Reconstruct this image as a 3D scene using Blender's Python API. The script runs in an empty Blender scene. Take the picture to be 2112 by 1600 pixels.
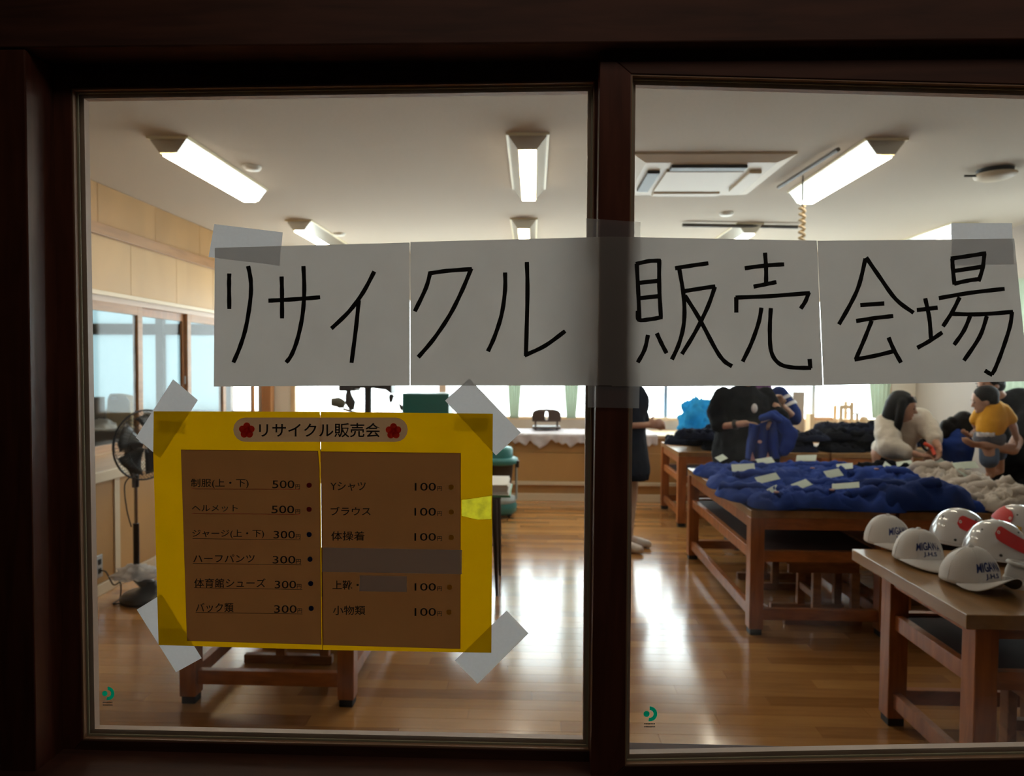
import bpy, math, random
from mathutils import Vector, Matrix, noise
R = math.radians
sc = bpy.context.scene
C = sc.collection
# ---------------------------------------------------------------- camera
F = 1420.0; CAMZ = 1.55; CAM = Vector((0, 0, CAMZ))
_y = Vector((44, 45, -F)).normalized()
_z = Vector((0.0065, 1.0, 45.2 / F)); _z = (_z - _z.dot(_y) * _y).normalized()
_x = _y.cross(_z)
RC = Matrix((_x, _y, _z))              # rows: world axes seen from the camera (camera -> world)
cd = bpy.data.cameras.new('camera'); co = bpy.data.objects.new('camera', cd); C.objects.link(co)
co.matrix_world = Matrix.Translation(CAM) @ RC.to_4x4()
cd.sensor_width = 36; cd.lens = 36 * F / 2112; cd.clip_start = 0.02
cd.dof.use_dof = True; cd.dof.focus_distance = 1.09; cd.dof.aperture_fstop = 6.0
sc.camera = co
# ---------------------------------------------------------------- exposure, sky, daylight portals
sc.view_settings.view_transform = 'Standard'; sc.view_settings.look = 'None'
sc.view_settings.gamma = 1; sc.view_settings.use_curve_mapping = False
sc.view_settings.exposure = 0.3
w = bpy.data.worlds.new('sky'); sc.world = w; w.use_nodes = True
w.node_tree.nodes['Background'].inputs[0].default_value = (0.90, 0.965, 0.97, 1)
w.node_tree.nodes['Background'].inputs[1].default_value = 8.0
sc.cycles.use_denoising = True
sc.cycles.max_bounces = 10; sc.cycles.diffuse_bounces = 6; sc.cycles.transparent_max_bounces = 16
sc.cycles.sample_clamp_indirect = 4.0
def portal(loc, rot, sx, sy):
    l = bpy.data.lights.new('window_daylight', 'AREA'); l.shape = 'RECTANGLE'; l.size = sx; l.size_y = sy
    l.cycles.is_portal = True
    o = bpy.data.objects.new('window_daylight', l); C.objects.link(o); o.location = loc; o.rotation_euler = rot
al = bpy.data.lights.new('corridor_fill', 'AREA'); al.shape = 'RECTANGLE'; al.size = 2.4; al.size_y = .4; al.energy = 2.4; al.color = (1, .88, .74)  # unseen fill light added to brighten the papers and frame from the front
ao = bpy.data.objects.new('corridor_fill', al); C.objects.link(ao); ao.location = (.6, .35, 2.58)
YF = 8.7; XL = -3.4; XR = 4.75; ZC = 2.96
portal((0.65, YF + .12, 1.65), (R(-90), 0, 0), 7.8, 1.5)
portal((-6.2, YF + .3, 1.8), (R(-90), 0, 0), 5.4, 1.9)
portal((XR + .1, 6.3, 1.7), (0, R(90), 0), 1.4, 1.6)
# ---------------------------------------------------------------- pixel -> place
def ray(px, py):
    return RC @ Vector((px - 1056, 800 - py, -F))
def PY(px, py, Y):
    d = ray(px, py); return CAM + d * (Y / d.y)
def PX(px, py, X):
    d = ray(px, py); return CAM + d * (X / d.x)
def PZ(px, py, Z):
    d = ray(px, py); return CAM + d * ((Z - CAMZ) / d.z)
# ---------------------------------------------------------------- materials
MATS = {}
def mat(name, col, rough=.55, metal=0, var=0, vs=8, bump=0, bs=60, spec=.5, coat=0, trans=None, sheen=0, stretch=(1, 1, 1)):
    m = bpy.data.materials.new(name); m.use_nodes = True; nt = m.node_tree; b = nt.nodes['Principled BSDF']
    b.inputs['Base Color'].default_value = (*col, 1); b.inputs['Roughness'].default_value = rough
    b.inputs['Metallic'].default_value = metal; b.inputs['Specular IOR Level'].default_value = spec
    b.inputs['Coat Weight'].default_value = coat; b.inputs['Coat Roughness'].default_value = .1
    if sheen: b.inputs['Sheen Weight'].default_value = sheen
    tc = nt.nodes.new('ShaderNodeTexCoord'); mp = nt.nodes.new('ShaderNodeMapping'); mp.inputs['Scale'].default_value = stretch
    nt.links.new(tc.outputs['Object'], mp.inputs[0])
    if var:
        n = nt.nodes.new('ShaderNodeTexNoise'); n.inputs['Scale'].default_value = vs; n.inputs['Detail'].default_value = 5
        nt.links.new(mp.outputs[0], n.inputs['Vector'])
        r = nt.nodes.new('ShaderNodeMapRange'); r.inputs[1].default_value = .3; r.inputs[2].default_value = .7
        r.inputs[3].default_value = 1 - var; r.inputs[4].default_value = 1 + var * .5
        nt.links.new(n.outputs['Fac'], r.inputs[0])
        h = nt.nodes.new('ShaderNodeVectorMath'); h.operation = 'SCALE'; h.inputs[0].default_value = col
        nt.links.new(r.outputs[0], h.inputs['Scale']); nt.links.new(h.outputs[0], b.inputs['Base Color'])
    if bump:
        n2 = nt.nodes.new('ShaderNodeTexNoise'); n2.inputs['Scale'].default_value = bs; n2.inputs['Detail'].default_value = 4
        nt.links.new(mp.outputs[0], n2.inputs['Vector'])
        bp = nt.nodes.new('ShaderNodeBump'); bp.inputs['Strength'].default_value = bump; bp.inputs['Distance'].default_value = .01
        nt.links.new(n2.outputs['Fac'], bp.inputs['Height']); nt.links.new(bp.outputs[0], b.inputs['Normal'])
    MATS[name] = m
    return m
def sheetmat(name, tcol, rcol, mix=.55, fibre=.08, fs=30, alpha=0):
    """thin translucent sheet: light comes through (tcol) and is reflected (rcol)"""
    m = bpy.data.materials.new(name); m.use_nodes = True; nt = m.node_tree; nt.nodes.clear()
    o = nt.nodes.new('ShaderNodeOutputMaterial'); t = nt.nodes.new('ShaderNodeBsdfTranslucent'); d = nt.nodes.new('ShaderNodeBsdfDiffuse')
    x = nt.nodes.new('ShaderNodeMixShader'); x.inputs[0].default_value = mix
    t.inputs[0].default_value = (*tcol, 1); d.inputs[0].default_value = (*rcol, 1)
    nt.links.new(d.outputs[0], x.inputs[1]); nt.links.new(t.outputs[0], x.inputs[2])
    if fibre:
        n = nt.nodes.new('ShaderNodeTexNoise'); n.inputs['Scale'].default_value = fs; n.inputs['Detail'].default_value = 6
        tc = nt.nodes.new('ShaderNodeTexCoord'); nt.links.new(tc.outputs['Object'], n.inputs['Vector'])
        r = nt.nodes.new('ShaderNodeMapRange'); r.inputs[1].default_value = .3; r.inputs[2].default_value = .7
        r.inputs[3].default_value = 1 - fibre; r.inputs[4].default_value = 1 + fibre
        nt.links.new(n.outputs['Fac'], r.inputs[0])
        h = nt.nodes.new('ShaderNodeVectorMath'); h.operation = 'SCALE'; h.inputs[0].default_value = tcol
        nt.links.new(r.outputs[0], h.inputs['Scale']); nt.links.new(h.outputs[0], t.inputs[0])
    last = x
    if alpha:
        tr = nt.nodes.new('ShaderNodeBsdfTransparent'); y = nt.nodes.new('ShaderNodeMixShader'); y.inputs[0].default_value = alpha
        nt.links.new(x.outputs[0], y.inputs[1]); nt.links.new(tr.outputs[0], y.inputs[2]); last = y
    nt.links.new(last.outputs[0], o.inputs[0]); MATS[name] = m
    return m
def glassmat(name, tint=(1, 1, 1), smudge=0, frost=0, fcol=(.15, .19, .2), rough=.01, gloss=1.0):
    m = bpy.data.materials.new(name); m.use_nodes = True; nt = m.node_tree; nt.nodes.clear()
    o = nt.nodes.new('ShaderNodeOutputMaterial'); t = nt.nodes.new('ShaderNodeBsdfTransparent'); g = nt.nodes.new('ShaderNodeBsdfGlossy')
    t.inputs[0].default_value = (*tint, 1); g.inputs['Roughness'].default_value = rough
    f = nt.nodes.new('ShaderNodeFresnel'); ge = nt.nodes.new('ShaderNodeNewGeometry'); mr_ = nt.nodes.new('ShaderNodeMapRange')
    mr_.inputs[3].default_value = 1.45; mr_.inputs[4].default_value = 1 / 1.45      # thin pane: same reflectance from both faces
    nt.links.new(ge.outputs['Backfacing'], mr_.inputs[0]); nt.links.new(mr_.outputs[0], f.inputs[0])
    x = nt.nodes.new('ShaderNodeMixShader'); hf = nt.nodes.new('ShaderNodeMath'); hf.operation = 'MULTIPLY'; hf.inputs[1].default_value = gloss; nt.links.new(f.outputs[0], hf.inputs[0]); nt.links.new(hf.outputs[0], x.inputs[0])
    nt.links.new(t.outputs[0], x.inputs[1]); nt.links.new(g.outputs[0], x.inputs[2]); last = x
    if smudge or frost:
        tl = nt.nodes.new('ShaderNodeBsdfTranslucent'); y = nt.nodes.new('ShaderNodeMixShader')
        tl.inputs[0].default_value = (*(fcol if frost else (.9, .88, .85)), 1)
        y.inputs[0].default_value = frost
        nt.links.new(x.outputs[0], y.inputs[1]); nt.links.new(tl.outputs[0], y.inputs[2]); last = y
        if smudge:
            n = nt.nodes.new('ShaderNodeTexNoise'); n.inputs['Scale'].default_value = 3.5; n.inputs['Detail'].default_value = 7; n.inputs['Roughness'].default_value = .6
            tc = nt.nodes.new('ShaderNodeTexCoord'); nt.links.new(tc.outputs['Object'], n.inputs['Vector'])
            r = nt.nodes.new('ShaderNodeMapRange'); r.inputs[1].default_value = .45; r.inputs[2].default_value = .8
            r.inputs[3].default_value = .0; r.inputs[4].default_value = smudge
            nt.links.new(n.outputs['Fac'], r.inputs[0]); nt.links.new(r.outputs[0], y.inputs[0])
    nt.links.new(last.outputs[0], o.inputs[0]); MATS[name] = m
    return m
def lampmat(name, col, s):
    m = bpy.data.materials.new(name); m.use_nodes = True; b = m.node_tree.nodes['Principled BSDF']
    b.inputs['Base Color'].default_value = (.8, .8, .8, 1)
    b.inputs['Emission Color'].default_value = (*col, 1); b.inputs['Emission Strength'].default_value = s
    MATS[name] = m; return m
def woodmat(name, c, dark=.55, rough=.4, st=(1, 1, 12), sc_=6, bump=.05, coat=0):
    m = mat(name, c, rough, var=0, coat=coat); nt = m.node_tree; b = nt.nodes['Principled BSDF']
    tc = [n for n in nt.nodes if n.type == 'TEX_COORD'][0]; mp = [n for n in nt.nodes if n.type == 'MAPPING'][0]
    mp.inputs['Scale'].default_value = st
    n = nt.nodes.new('ShaderNodeTexNoise'); n.inputs['Scale'].default_value = sc_; n.inputs['Detail'].default_value = 8; n.inputs['Distortion'].default_value = .6
    nt.links.new(mp.outputs[0], n.inputs['Vector'])
    cr = nt.nodes.new('ShaderNodeValToRGB'); e = cr.color_ramp.elements
    e[0].position = .32; e[0].color = (c[0] * dark, c[1] * dark, c[2] * dark, 1); e[1].position = .65; e[1].color = (*c, 1)
    nt.links.new(n.outputs['Fac'], cr.inputs[0])
    oi = nt.nodes.new('ShaderNodeObjectInfo'); mr = nt.nodes.new('ShaderNodeMapRange'); mr.inputs[3].default_value = .85; mr.inputs[4].default_value = 1.12
    nt.links.new(oi.outputs['Random'], mr.inputs[0])
    v = nt.nodes.new('ShaderNodeVectorMath'); v.operation = 'SCALE'; nt.links.new(cr.outputs[0], v.inputs[0]); nt.links.new(mr.outputs[0], v.inputs['Scale'])
    nt.links.new(v.outputs[0], b.inputs['Base Color'])
    if bump:
        bp = nt.nodes.new('ShaderNodeBump'); bp.inputs['Strength'].default_value = bump; bp.inputs['Distance'].default_value = .004
        nt.links.new(n.outputs['Fac'], bp.inputs['Height']); nt.links.new(bp.outputs[0], b.inputs['Normal'])
    return m
# grain along x / y / z: small scale on that axis
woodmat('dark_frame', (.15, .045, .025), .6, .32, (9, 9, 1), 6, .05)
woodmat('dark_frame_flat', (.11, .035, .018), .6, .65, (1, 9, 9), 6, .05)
woodmat('wall_ply', (.52, .30, .115), .86, .5, (1.5, 1.5, .6), 2, .02)
woodmat('wall_ply_pale', (.52, .345, .165), .9, .5, (1.5, 1.5, .6), 2, .02)
woodmat('rail_wood', (.47, .25, .11), .75, .42, (9, 1, 9), 3)
woodmat('sill_wood', (.62, .40, .20), .8, .35, (8, 1, 8), 3)
woodmat('post_wood', (.46, .20, .065), .75, .4, (8, 8, 1), 3)
woodmat('table_wood', (.42, .135, .032), .62, .4, (8, 8, 1), 4, .04)
woodmat('table_rail', (.42, .135, .032), .62, .36, (2, 2, 8), 4)
woodmat('table_top', (.34, .175, .062), .75, .32, (8, 1, 8), 3, .03, .1)
woodmat('table_edge', (.42, .21, .09), .7, .4, (1, 8, 8), 3)
woodmat('stool_wood', (.40, .18, .07), .6, .4, (2, 8, 8), 4)
woodmat('craft_wood', (.80, .60, .38), .85, .5, (8, 8, 1), 4)
woodmat('basket_wood', (.55, .27, .10), .7, .5, (1, 8, 12), 6)
mat('dark_shelf', (.055, .030, .026), .75, var=.2, spec=.2)
mat('rubber_black', (.012, .012, .012), .6)
mat('cream_trim', (.72, .62, .46), .45)
mat('pink_sash', (.62, .50, .42), .5)
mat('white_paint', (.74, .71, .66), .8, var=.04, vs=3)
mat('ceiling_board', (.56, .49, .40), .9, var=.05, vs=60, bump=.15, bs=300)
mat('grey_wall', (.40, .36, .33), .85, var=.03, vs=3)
mat('gasket', (.50, .48, .33), .4)
mat('bead_brown', (.42, .25, .15), .4)
mat('bead_rose', (.62, .46, .36), .4)
mat('gasket_dark', (.03, .03, .03), .5)
mat('alu', (.55, .58, .6), .35, metal=.8)
mat('sash_brown', (.10, .07, .055), .4)
mat('corridor_wall', (.10, .08, .065), .8)
mat('corridor_floor', (.10, .06, .035), .5)
glassmat('pane_glass', (.97, .97, .95), smudge=.03)
glassmat('thin_glass', (.97, .98, .97), gloss=.45)
glassmat('window_glass', (.95, .98, 1), frost=.3, fcol=(.8, .84, .86))
glassmat('blue_frost', (.9, .98, 1), frost=1.0, fcol=(.24, .29, .31))
sheetmat('banner_paper', (.60, .57, .54), (.62, .58, .54), .62, .04, 14)
sheetmat('yellow_card', (.84, .46, .001), (.5, .30, .005), .6, .05, 18)
sheetmat('print_panel', (.19, .078, .024), (.26, .16, .09), .7, .03, 18)
sheetmat('title_strip', (.33, .19, .10), (.36, .28, .20), .65, .03, 18)
sheetmat('flower_red', (.85, .07, .04), (.6, .03, .02), .6, 0)
sheetmat('soft_tape', (.6, .6, .6), (.7, .7, .72), .5, .03, 200, alpha=.6)
sheetmat('cover_strip', (.8, .75, .70), (.85, .76, .70), .3, .03, 18)
sheetmat('light_spot_yellow', (1.0, .95, .05), (.7, .6, .02), .8, .25, 60)  # spot of light put into the colour of a translucent strip
sheetmat('cloth_tape', (.88, .90, .94), (.8, .8, .82), .55, .03, 200)
sheetmat('curtain_green', (.17, .21, .155), (.58, .62, .52), .5, .08, 10)
sheetmat('tag_paper', (.7, .75, .7), (.78, .88, .80), .2, 0)
sheetmat('thin_plastic', (.85, .87, .88), (.8, .8, .82), .5, .1, 20, alpha=.35)
mat('ink', (.016, .014, .013), .7, spec=.3)
mat('ink_blue', (.01, .02, .10), .6)
mat('ink_red', (.35, .01, .015), .6)
sheetmat('ink_gold', (.8, .5, .05), (.42, .26, .03), .5, 0)
sheetmat('logo_green', (.0, .5, .28), (.0, .30, .18), .5, 0)
mat('logo_grey', (.10, .12, .11), .5)
lampmat('tube_light', (1.0, .90, .74), 20)
# ---------------------------------------------------------------- object helpers
def root(o):
    while o.parent: o = o.parent
    return o
def tag(o, label=None, cat=None, group=None, kind=None):
    if label: o['label'] = label
    if cat: o['category'] = cat
    if group: o['group'] = group
    if kind: o['kind'] = kind
    return o
def thing(name, loc, label, cat, group=None, kind=None, rz=0):
    o = bpy.data.objects.new(name, None); C.objects.link(o); o.location = loc; o.rotation_euler = (0, 0, rz)
    o.empty_display_size = .05
    return tag(o, label, cat, group, kind)
def T(v): return Vector(v)
class MB:
    def __init__(s): s.v = []; s.f = []; s.sm = []
    def add(s, vs, fs, sm=False):
        b = len(s.v); s.v += [Vector(p) for p in vs]; s.f += [tuple(b + i for i in f) for f in fs]; s.sm += [sm] * len(fs); return s
    def box(s, x0, x1, y0, y1, z0, z1):
        x0, x1 = min(x0, x1), max(x0, x1); y0, y1 = min(y0, y1), max(y0, y1); z0, z1 = min(z0, z1), max(z0, z1)
        return s.add([(x0, y0, z0), (x1, y0, z0), (x1, y1, z0), (x0, y1, z0), (x0, y0, z1), (x1, y0, z1), (x1, y1, z1), (x0, y1, z1)],
                     [(0, 3, 2, 1), (4, 5, 6, 7), (0, 1, 5, 4), (1, 2, 6, 5), (2, 3, 7, 6), (3, 0, 4, 7)])
    def prism(s, pts, d, sm=False):
        """closed outline pts (3-D) extruded by vector d"""
        n = len(pts); d = Vector(d); a = [Vector(p) for p in pts]; b = [p + d for p in a]
        return s.add(a + b, [tuple(range(n))[::-1], tuple(range(n, 2 * n))] + [(i, (i + 1) % n, n + (i + 1) % n, n + i) for i in range(n)], sm)
    def poly(s, pts): return s.add(pts, [tuple(range(len(pts)))])
    def tube(s, pts, r, n=10, cap=True, sm=True):
        pts = [Vector(p) for p in pts]; rs = r if isinstance(r, (list, tuple)) else [r] * len(pts)
        vs = []; up = Vector((0, 0, 1)); pu = None
        for i, p in enumerate(pts):
            t = (pts[min(i + 1, len(pts) - 1)] - pts[max(i - 1, 0)])
            if t.length < 1e-9: t = Vector((0, 0, 1))
            t.normalize()
            u = (pu - pu.dot(t) * t) if pu else (up.cross(t) if abs(t.z) < .95 else Vector((1, 0, 0)).cross(t))
            u.normalize(); pu = u; q = t.cross(u)
            vs += [p + (u * math.cos(2 * math.pi * k / n) + q * math.sin(2 * math.pi * k / n)) * rs[i] for k in range(n)]
        fs = []
        for i in range(len(pts) - 1):
            for k in range(n):
                fs.append((i * n + k, i * n + (k + 1) % n, (i + 1) * n + (k + 1) % n, (i + 1) * n + k))
        s.add(vs, fs, sm)
        if cap: s.add(vs[:n], [tuple(range(n))[::-1]]); s.add(vs[-n:], [tuple(range(n))])
        return s
    def lathe(s, c, prof, n=24, sm=True, axis='z'):
        """prof: (r, h) pairs from bottom to top"""
        c = Vector(c); vs = []
        for r, h in prof:
            for k in range(n):
                a = 2 * math.pi * k / n
                if axis == 'z': vs.append(c + Vector((r * math.cos(a), r * math.sin(a), h)))
                elif axis == 'y': vs.append(c + Vector((r * math.cos(a), h, r * math.sin(a))))
                else: vs.append(c + Vector((h, r * math.cos(a), r * math.sin(a))))
        fs = [(i * n + k, i * n + (k + 1) % n, (i + 1) * n + (k + 1) % n, (i + 1) * n + k) for i in range(len(prof) - 1) for k in range(n)]
        s.add(vs, fs, sm)
        for i in (0, len(prof) - 1):
            if prof[i][0] > 1e-4: s.add(vs[i * n:(i + 1) * n], [tuple(range(n))])
        return s
    def ell(s, c, r, n=14, m=9, rot=None):
        c = Vector(c); vs = [];
        for j in range(m + 1):
            th = math.pi * j / m
            for k in range(n):
                a = 2 * math.pi * k / n; p = Vector((r[0] * math.sin(th) * math.cos(a), r[1] * math.sin(th) * math.sin(a), -r[2] * math.cos(th)))
                vs.append(c + (rot @ p if rot else p))
        return s.add(vs, [(j * n + k, j * n + (k + 1) % n, (j + 1) * n + (k + 1) % n, (j + 1) * n + k) for j in range(m) for k in range(n)], True)
    def mesh(s, name, off=Vector()):
        me = bpy.data.meshes.new(name); me.from_pydata([v - off for v in s.v], [], s.f); me.validate(verbose=False)
        if len(me.polygons) == len(s.sm): me.polygons.foreach_set('use_smooth', s.sm)
        return me
    def build(s, name, m, parent=None, bevel=0, label=None, cat=None, group=None, kind=None, weld=False):
        if parent: off = root(parent).location.copy()
        else:
            xs = [v.x for v in s.v]; ys = [v.y for v in s.v]; zs = [v.z for v in s.v]
            off = Vector(((min(xs) + max(xs)) / 2, (min(ys) + max(ys)) / 2, min(zs)))
        me = s.mesh(name, off); me.materials.append(MATS[m] if isinstance(m, str) else m)
        o = bpy.data.objects.new(name, me); C.objects.link(o)
        if parent: o.parent = parent
        else: o.location = off
        if weld:
            wm = o.modifiers.new('weld', 'WELD'); wm.merge_threshold = .0002
        if bevel:
            b = o.modifiers.new('bevel', 'BEVEL'); b.width = bevel; b.segments = 2; b.limit_method = 'ANGLE'; b.angle_limit = R(40)
        return tag(o, label, cat, group, kind)
def box(name, m, x0, x1, y0, y1, z0, z1, parent=None, bevel=0, **k):
    return MB().box(x0, x1, y0, y1, z0, z1).build(name, m, parent, bevel, **k)
def copy_tree(o, parent=None):
    c = o.copy(); C.objects.link(c); c.parent = parent
    for ch in list(o.children): copy_tree(ch, c)
    return c
ST = dict(kind='structure')
def text_mesh(body, bold=0.0):
    cu = bpy.data.curves.new('t', 'FONT'); cu.body = body; cu.resolution_u = 3; cu.offset = bold
    o = bpy.data.objects.new('t', cu); C.objects.link(o)
    dg = bpy.context.evaluated_depsgraph_get(); dg.update()
    me = bpy.data.meshes.new_from_object(o.evaluated_get(dg)); vs = [v.co.copy() for v in me.vertices]; fs = [tuple(p.vertices) for p in me.polygons]
    bpy.data.objects.remove(o); bpy.data.curves.remove(cu); bpy.data.meshes.remove(me)
    return vs, fs
# ================================================================ THE PARTITION: two sliding window leaves in a dark frame
YG1, YG2 = 1.075, 1.040      # glass of the left (rear) leaf and of the right (front) leaf
def frame_ring(name, parent, outer, inner, Yf, Yb, m):
    """four frame members between the outer and inner outlines (TL, TR, BR, BL as world x,z), front at Yf, back at Yb"""
    nm = ['top_rail', 'stile', 'bottom_rail', 'stile']; mm = ['dark_frame_flat', 'dark_frame', 'dark_frame_flat', 'dark_frame']
    for i in range(4):
        j = (i + 1) % 4
        q = [outer[i], outer[j], inner[j], inner[i]]
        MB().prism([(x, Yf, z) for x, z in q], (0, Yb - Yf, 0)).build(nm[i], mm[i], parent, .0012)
def xz(px, py, Y): p = PY(px, py, Y); return (p.x, p.z)
def leaf(name, n, inner_px, outer_px, Yf, Yg, Yb, label):
    t = thing(name, (xz(*inner_px[3], Yf)[0], Yf, .8), label, 'sliding window', kind='structure')
    inn = [xz(*p, Yf) for p in inner_px]; out = [xz(*p, Yf) for p in outer_px]
    frame_ring(name, t, out, inn, Yf, Yb, None)
    # glazing bead around the pane
    for dy0, dy1, wd, m in ((Yf + .0015, Yg - .0055, .002, 'bead_brown'), (Yg - .005, Yg - .0025, .0045, 'gasket'), (Yg + .0025, Yb, .009, 'bead_rose')):
        c = [sum(p[0] for p in inn) / 4, sum(p[1] for p in inn) / 4]
        ins = [(x + (wd if x < c[0] else -wd), z + (wd if z < c[1] else -wd)) for x, z in inn]
        for i in range(4):
            j = (i + 1) % 4
            MB().prism([(x, dy0, z) for x, z in (inn[i], inn[j], ins[j], ins[i])], (0, dy1 - dy0, 0)).build('glazing_bead' if m != 'gasket' else 'gasket', m, t)
    MB().prism([(x, Yg - .002, z) for x, z in inn], (0, .004, 0)).build('pane', 'pane_glass', t)
    return t
L_in = [(146, 182), (1227, 166), (1216, 1549), (170, 1526)]
L_out = [(84, 118), (1296, 104), (1284, 1592), (104, 1600)]
door_1 = leaf('door_1', 1, L_in, L_out, 1.060, YG1, 1.090, 'left sliding leaf with a large pane in dark brown frame, carrying the yellow price list')
R_in = [(1302, 152), (2440, 182), (2420, 1560), (1289, 1580)]
R_out = [(1238, 97), (2560, 98), (2540, 1640), (1218, 1640)]
door_2 = leaf('door_2', 2, R_in, R_out, 1.025, YG2, 1.055, 'right sliding leaf whose dark stile overlaps the left leaf')
# fixed frame and corridor side
hz = PY(700, 96, 1.0).z
box('trim_4', 'dark_frame', 1.075, 1.16, 1.0, 1.12, .7, hz, bevel=.002, label='dark wooden jamb to the right of the right leaf', cat='frame', **ST)
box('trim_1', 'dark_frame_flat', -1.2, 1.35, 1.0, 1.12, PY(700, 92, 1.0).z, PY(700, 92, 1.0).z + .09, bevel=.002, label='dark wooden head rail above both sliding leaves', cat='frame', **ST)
box('trim_2', 'dark_frame', PY(26, 800, 1.0).x - .03, PY(62, 800, 1.0).x, 1.0, 1.12, .7, hz, bevel=.002, label='dark wooden jamb at the far left of the sliding leaves', cat='frame', **ST)
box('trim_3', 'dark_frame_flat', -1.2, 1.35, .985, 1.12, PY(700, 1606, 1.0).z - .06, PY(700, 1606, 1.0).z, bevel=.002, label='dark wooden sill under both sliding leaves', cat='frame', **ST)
zt = PY(700, 92, 1.0).z + .09; zb = PY(700, 1606, 1.0).z - .06
MB().box(-3.4, -.83, 1.02, 1.11, 0, 2.96).box(1.10, 4.75, 1.02, 1.11, 0, 2.96).box(-.83, 1.10, 1.02, 1.11, zt, 2.96).box(-.83, 1.10, 1.02, 1.11, 0, zb).build('wall_front', 'corridor_wall', label='corridor side wall around the sliding windows', cat='wall', **ST)
MB().box(-3.4, 4.75, -1.3, -1.2, 0, 2.6).build('wall_back', 'corridor_wall', label='dark corridor wall behind the viewer', cat='wall', **ST)
MB().box(-3.5, -3.4, -1.3, 1.02, 0, 2.6).build('wall_corridor_left', 'corridor_wall', label='dark corridor end wall to the left', cat='wall', **ST)
MB().box(4.75, 4.85, -1.3, 1.02, 0, 2.6).build('wall_corridor_right', 'corridor_wall', label='dark corridor end wall to the right', cat='wall', **ST)
MB().box(-3.5, 4.85, -1.3, 1.02, 2.6, 2.7).build('ceiling_corridor', 'corridor_wall', label='dark corridor ceiling', cat='ceiling', **ST)
MB().box(-3.5, 4.85, -1.3, 1.05, -.1, 0).build('floor_corridor', 'corridor_floor', label='dark corridor floor', cat='floor', **ST)
# ================================================================ BANNER
def sm(a, b, t): t = max(0, min(1, (t - a) / (b - a))); return t * t * (3 - 2 * t)
def surfY(px):
    """front surface the sheets lie on: rear glass, front stile, front glass"""
    if px < 1270: return (YG1 - .0035) + ((1.0225) - (YG1 - .0035)) * sm(1090, 1236, px)
    return 1.0225 + ((YG2 - .0035) - 1.0225) * sm(1304, 1400, px)
def lerp(a, b, t): return a + (b - a) * t
def sheet(tl, tr, br, bl, dy, name, m, parent, nx=1, **k):
    mb = MB(); vs = []; fs = []
    for i in range(nx + 1):
        t = i / nx
        for p, q in ((tl, tr), (bl, br)):
            px = lerp(p[0], q[0], t); py = lerp(p[1], q[1], t)
            vs.append(PY(px, py, surfY(px) - dy))
    for i in range(nx): fs.append((2 * i, 2 * i + 1, 2 * i + 3, 2 * i + 2))
    mb.add(vs, fs, True)
    return mb.build(name, m, parent, **k)
def ribbon(mb, pts, wpx, dy, spl=True):
    P = [Vector((p[0], p[1])) for p in pts]
    if spl and len(P) > 2:      # Catmull-Rom
        Q = []
        for i in range(len(P) - 1):
            a, b, c, d = P[max(i - 1, 0)], P[i], P[i + 1], P[min(i + 2, len(P) - 1)]
            for s in range(5):
                t = s / 5; Q.append(.5 * ((2 * b) + (c - a) * t + (2 * a - 5 * b + 4 * c - d) * t * t + (3 * b - a - 3 * c + d) * t ** 3))
        Q.append(P[-1]); P = Q
    vs = []
    for i, p in enumerate(P):
        t = (P[min(i + 1, len(P) - 1)] - P[max(i - 1, 0)]).normalized(); n = Vector((-t.y, t.x)) * wpx / 2 * (1 + .06 * math.sin(i * 1.7))
        # chisel ends: slanted
        for s_, q in ((1, p + n), (-1, p - n)):
            vs.append(PY(q.x, q.y, surfY(q.x) - dy))
    mb.add(vs, [(2 * i, 2 * i + 1, 2 * i + 3, 2 * i + 2) for i in range(len(P) - 1)])
def za(x, y): return (420 + x / 2.4, 440 + y / 2.4)
def zb_(x, y): return (1200 + x / 2.316, 440 + y / 2.316)
ban = thing('paper_banner', PY(1260, 795, 1.02), 'long hand-lettered banner of four white paper sheets taped across both panes', 'banner')
s1 = sheet((443, 511), (845, 500), (845.2, 795), (441, 797), .0012, 'sheet', 'banner_paper', ban, 8)
s2 = sheet((846.4, 499), (1262, 488), (1262, 795), (846.4, 795), .0014, 'sheet', 'banner_paper', ban, 26)
s3 = sheet((1262, 488), (1684.5, 496), (1697, 795), (1262, 797), .0012, 'sheet', 'banner_paper', ban, 26)
s4 = sheet((1686, 496.5), (2092, 492), (2121, 786), (1698.5, 794), .0014, 'sheet', 'banner_paper', ban, 8)
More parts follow.
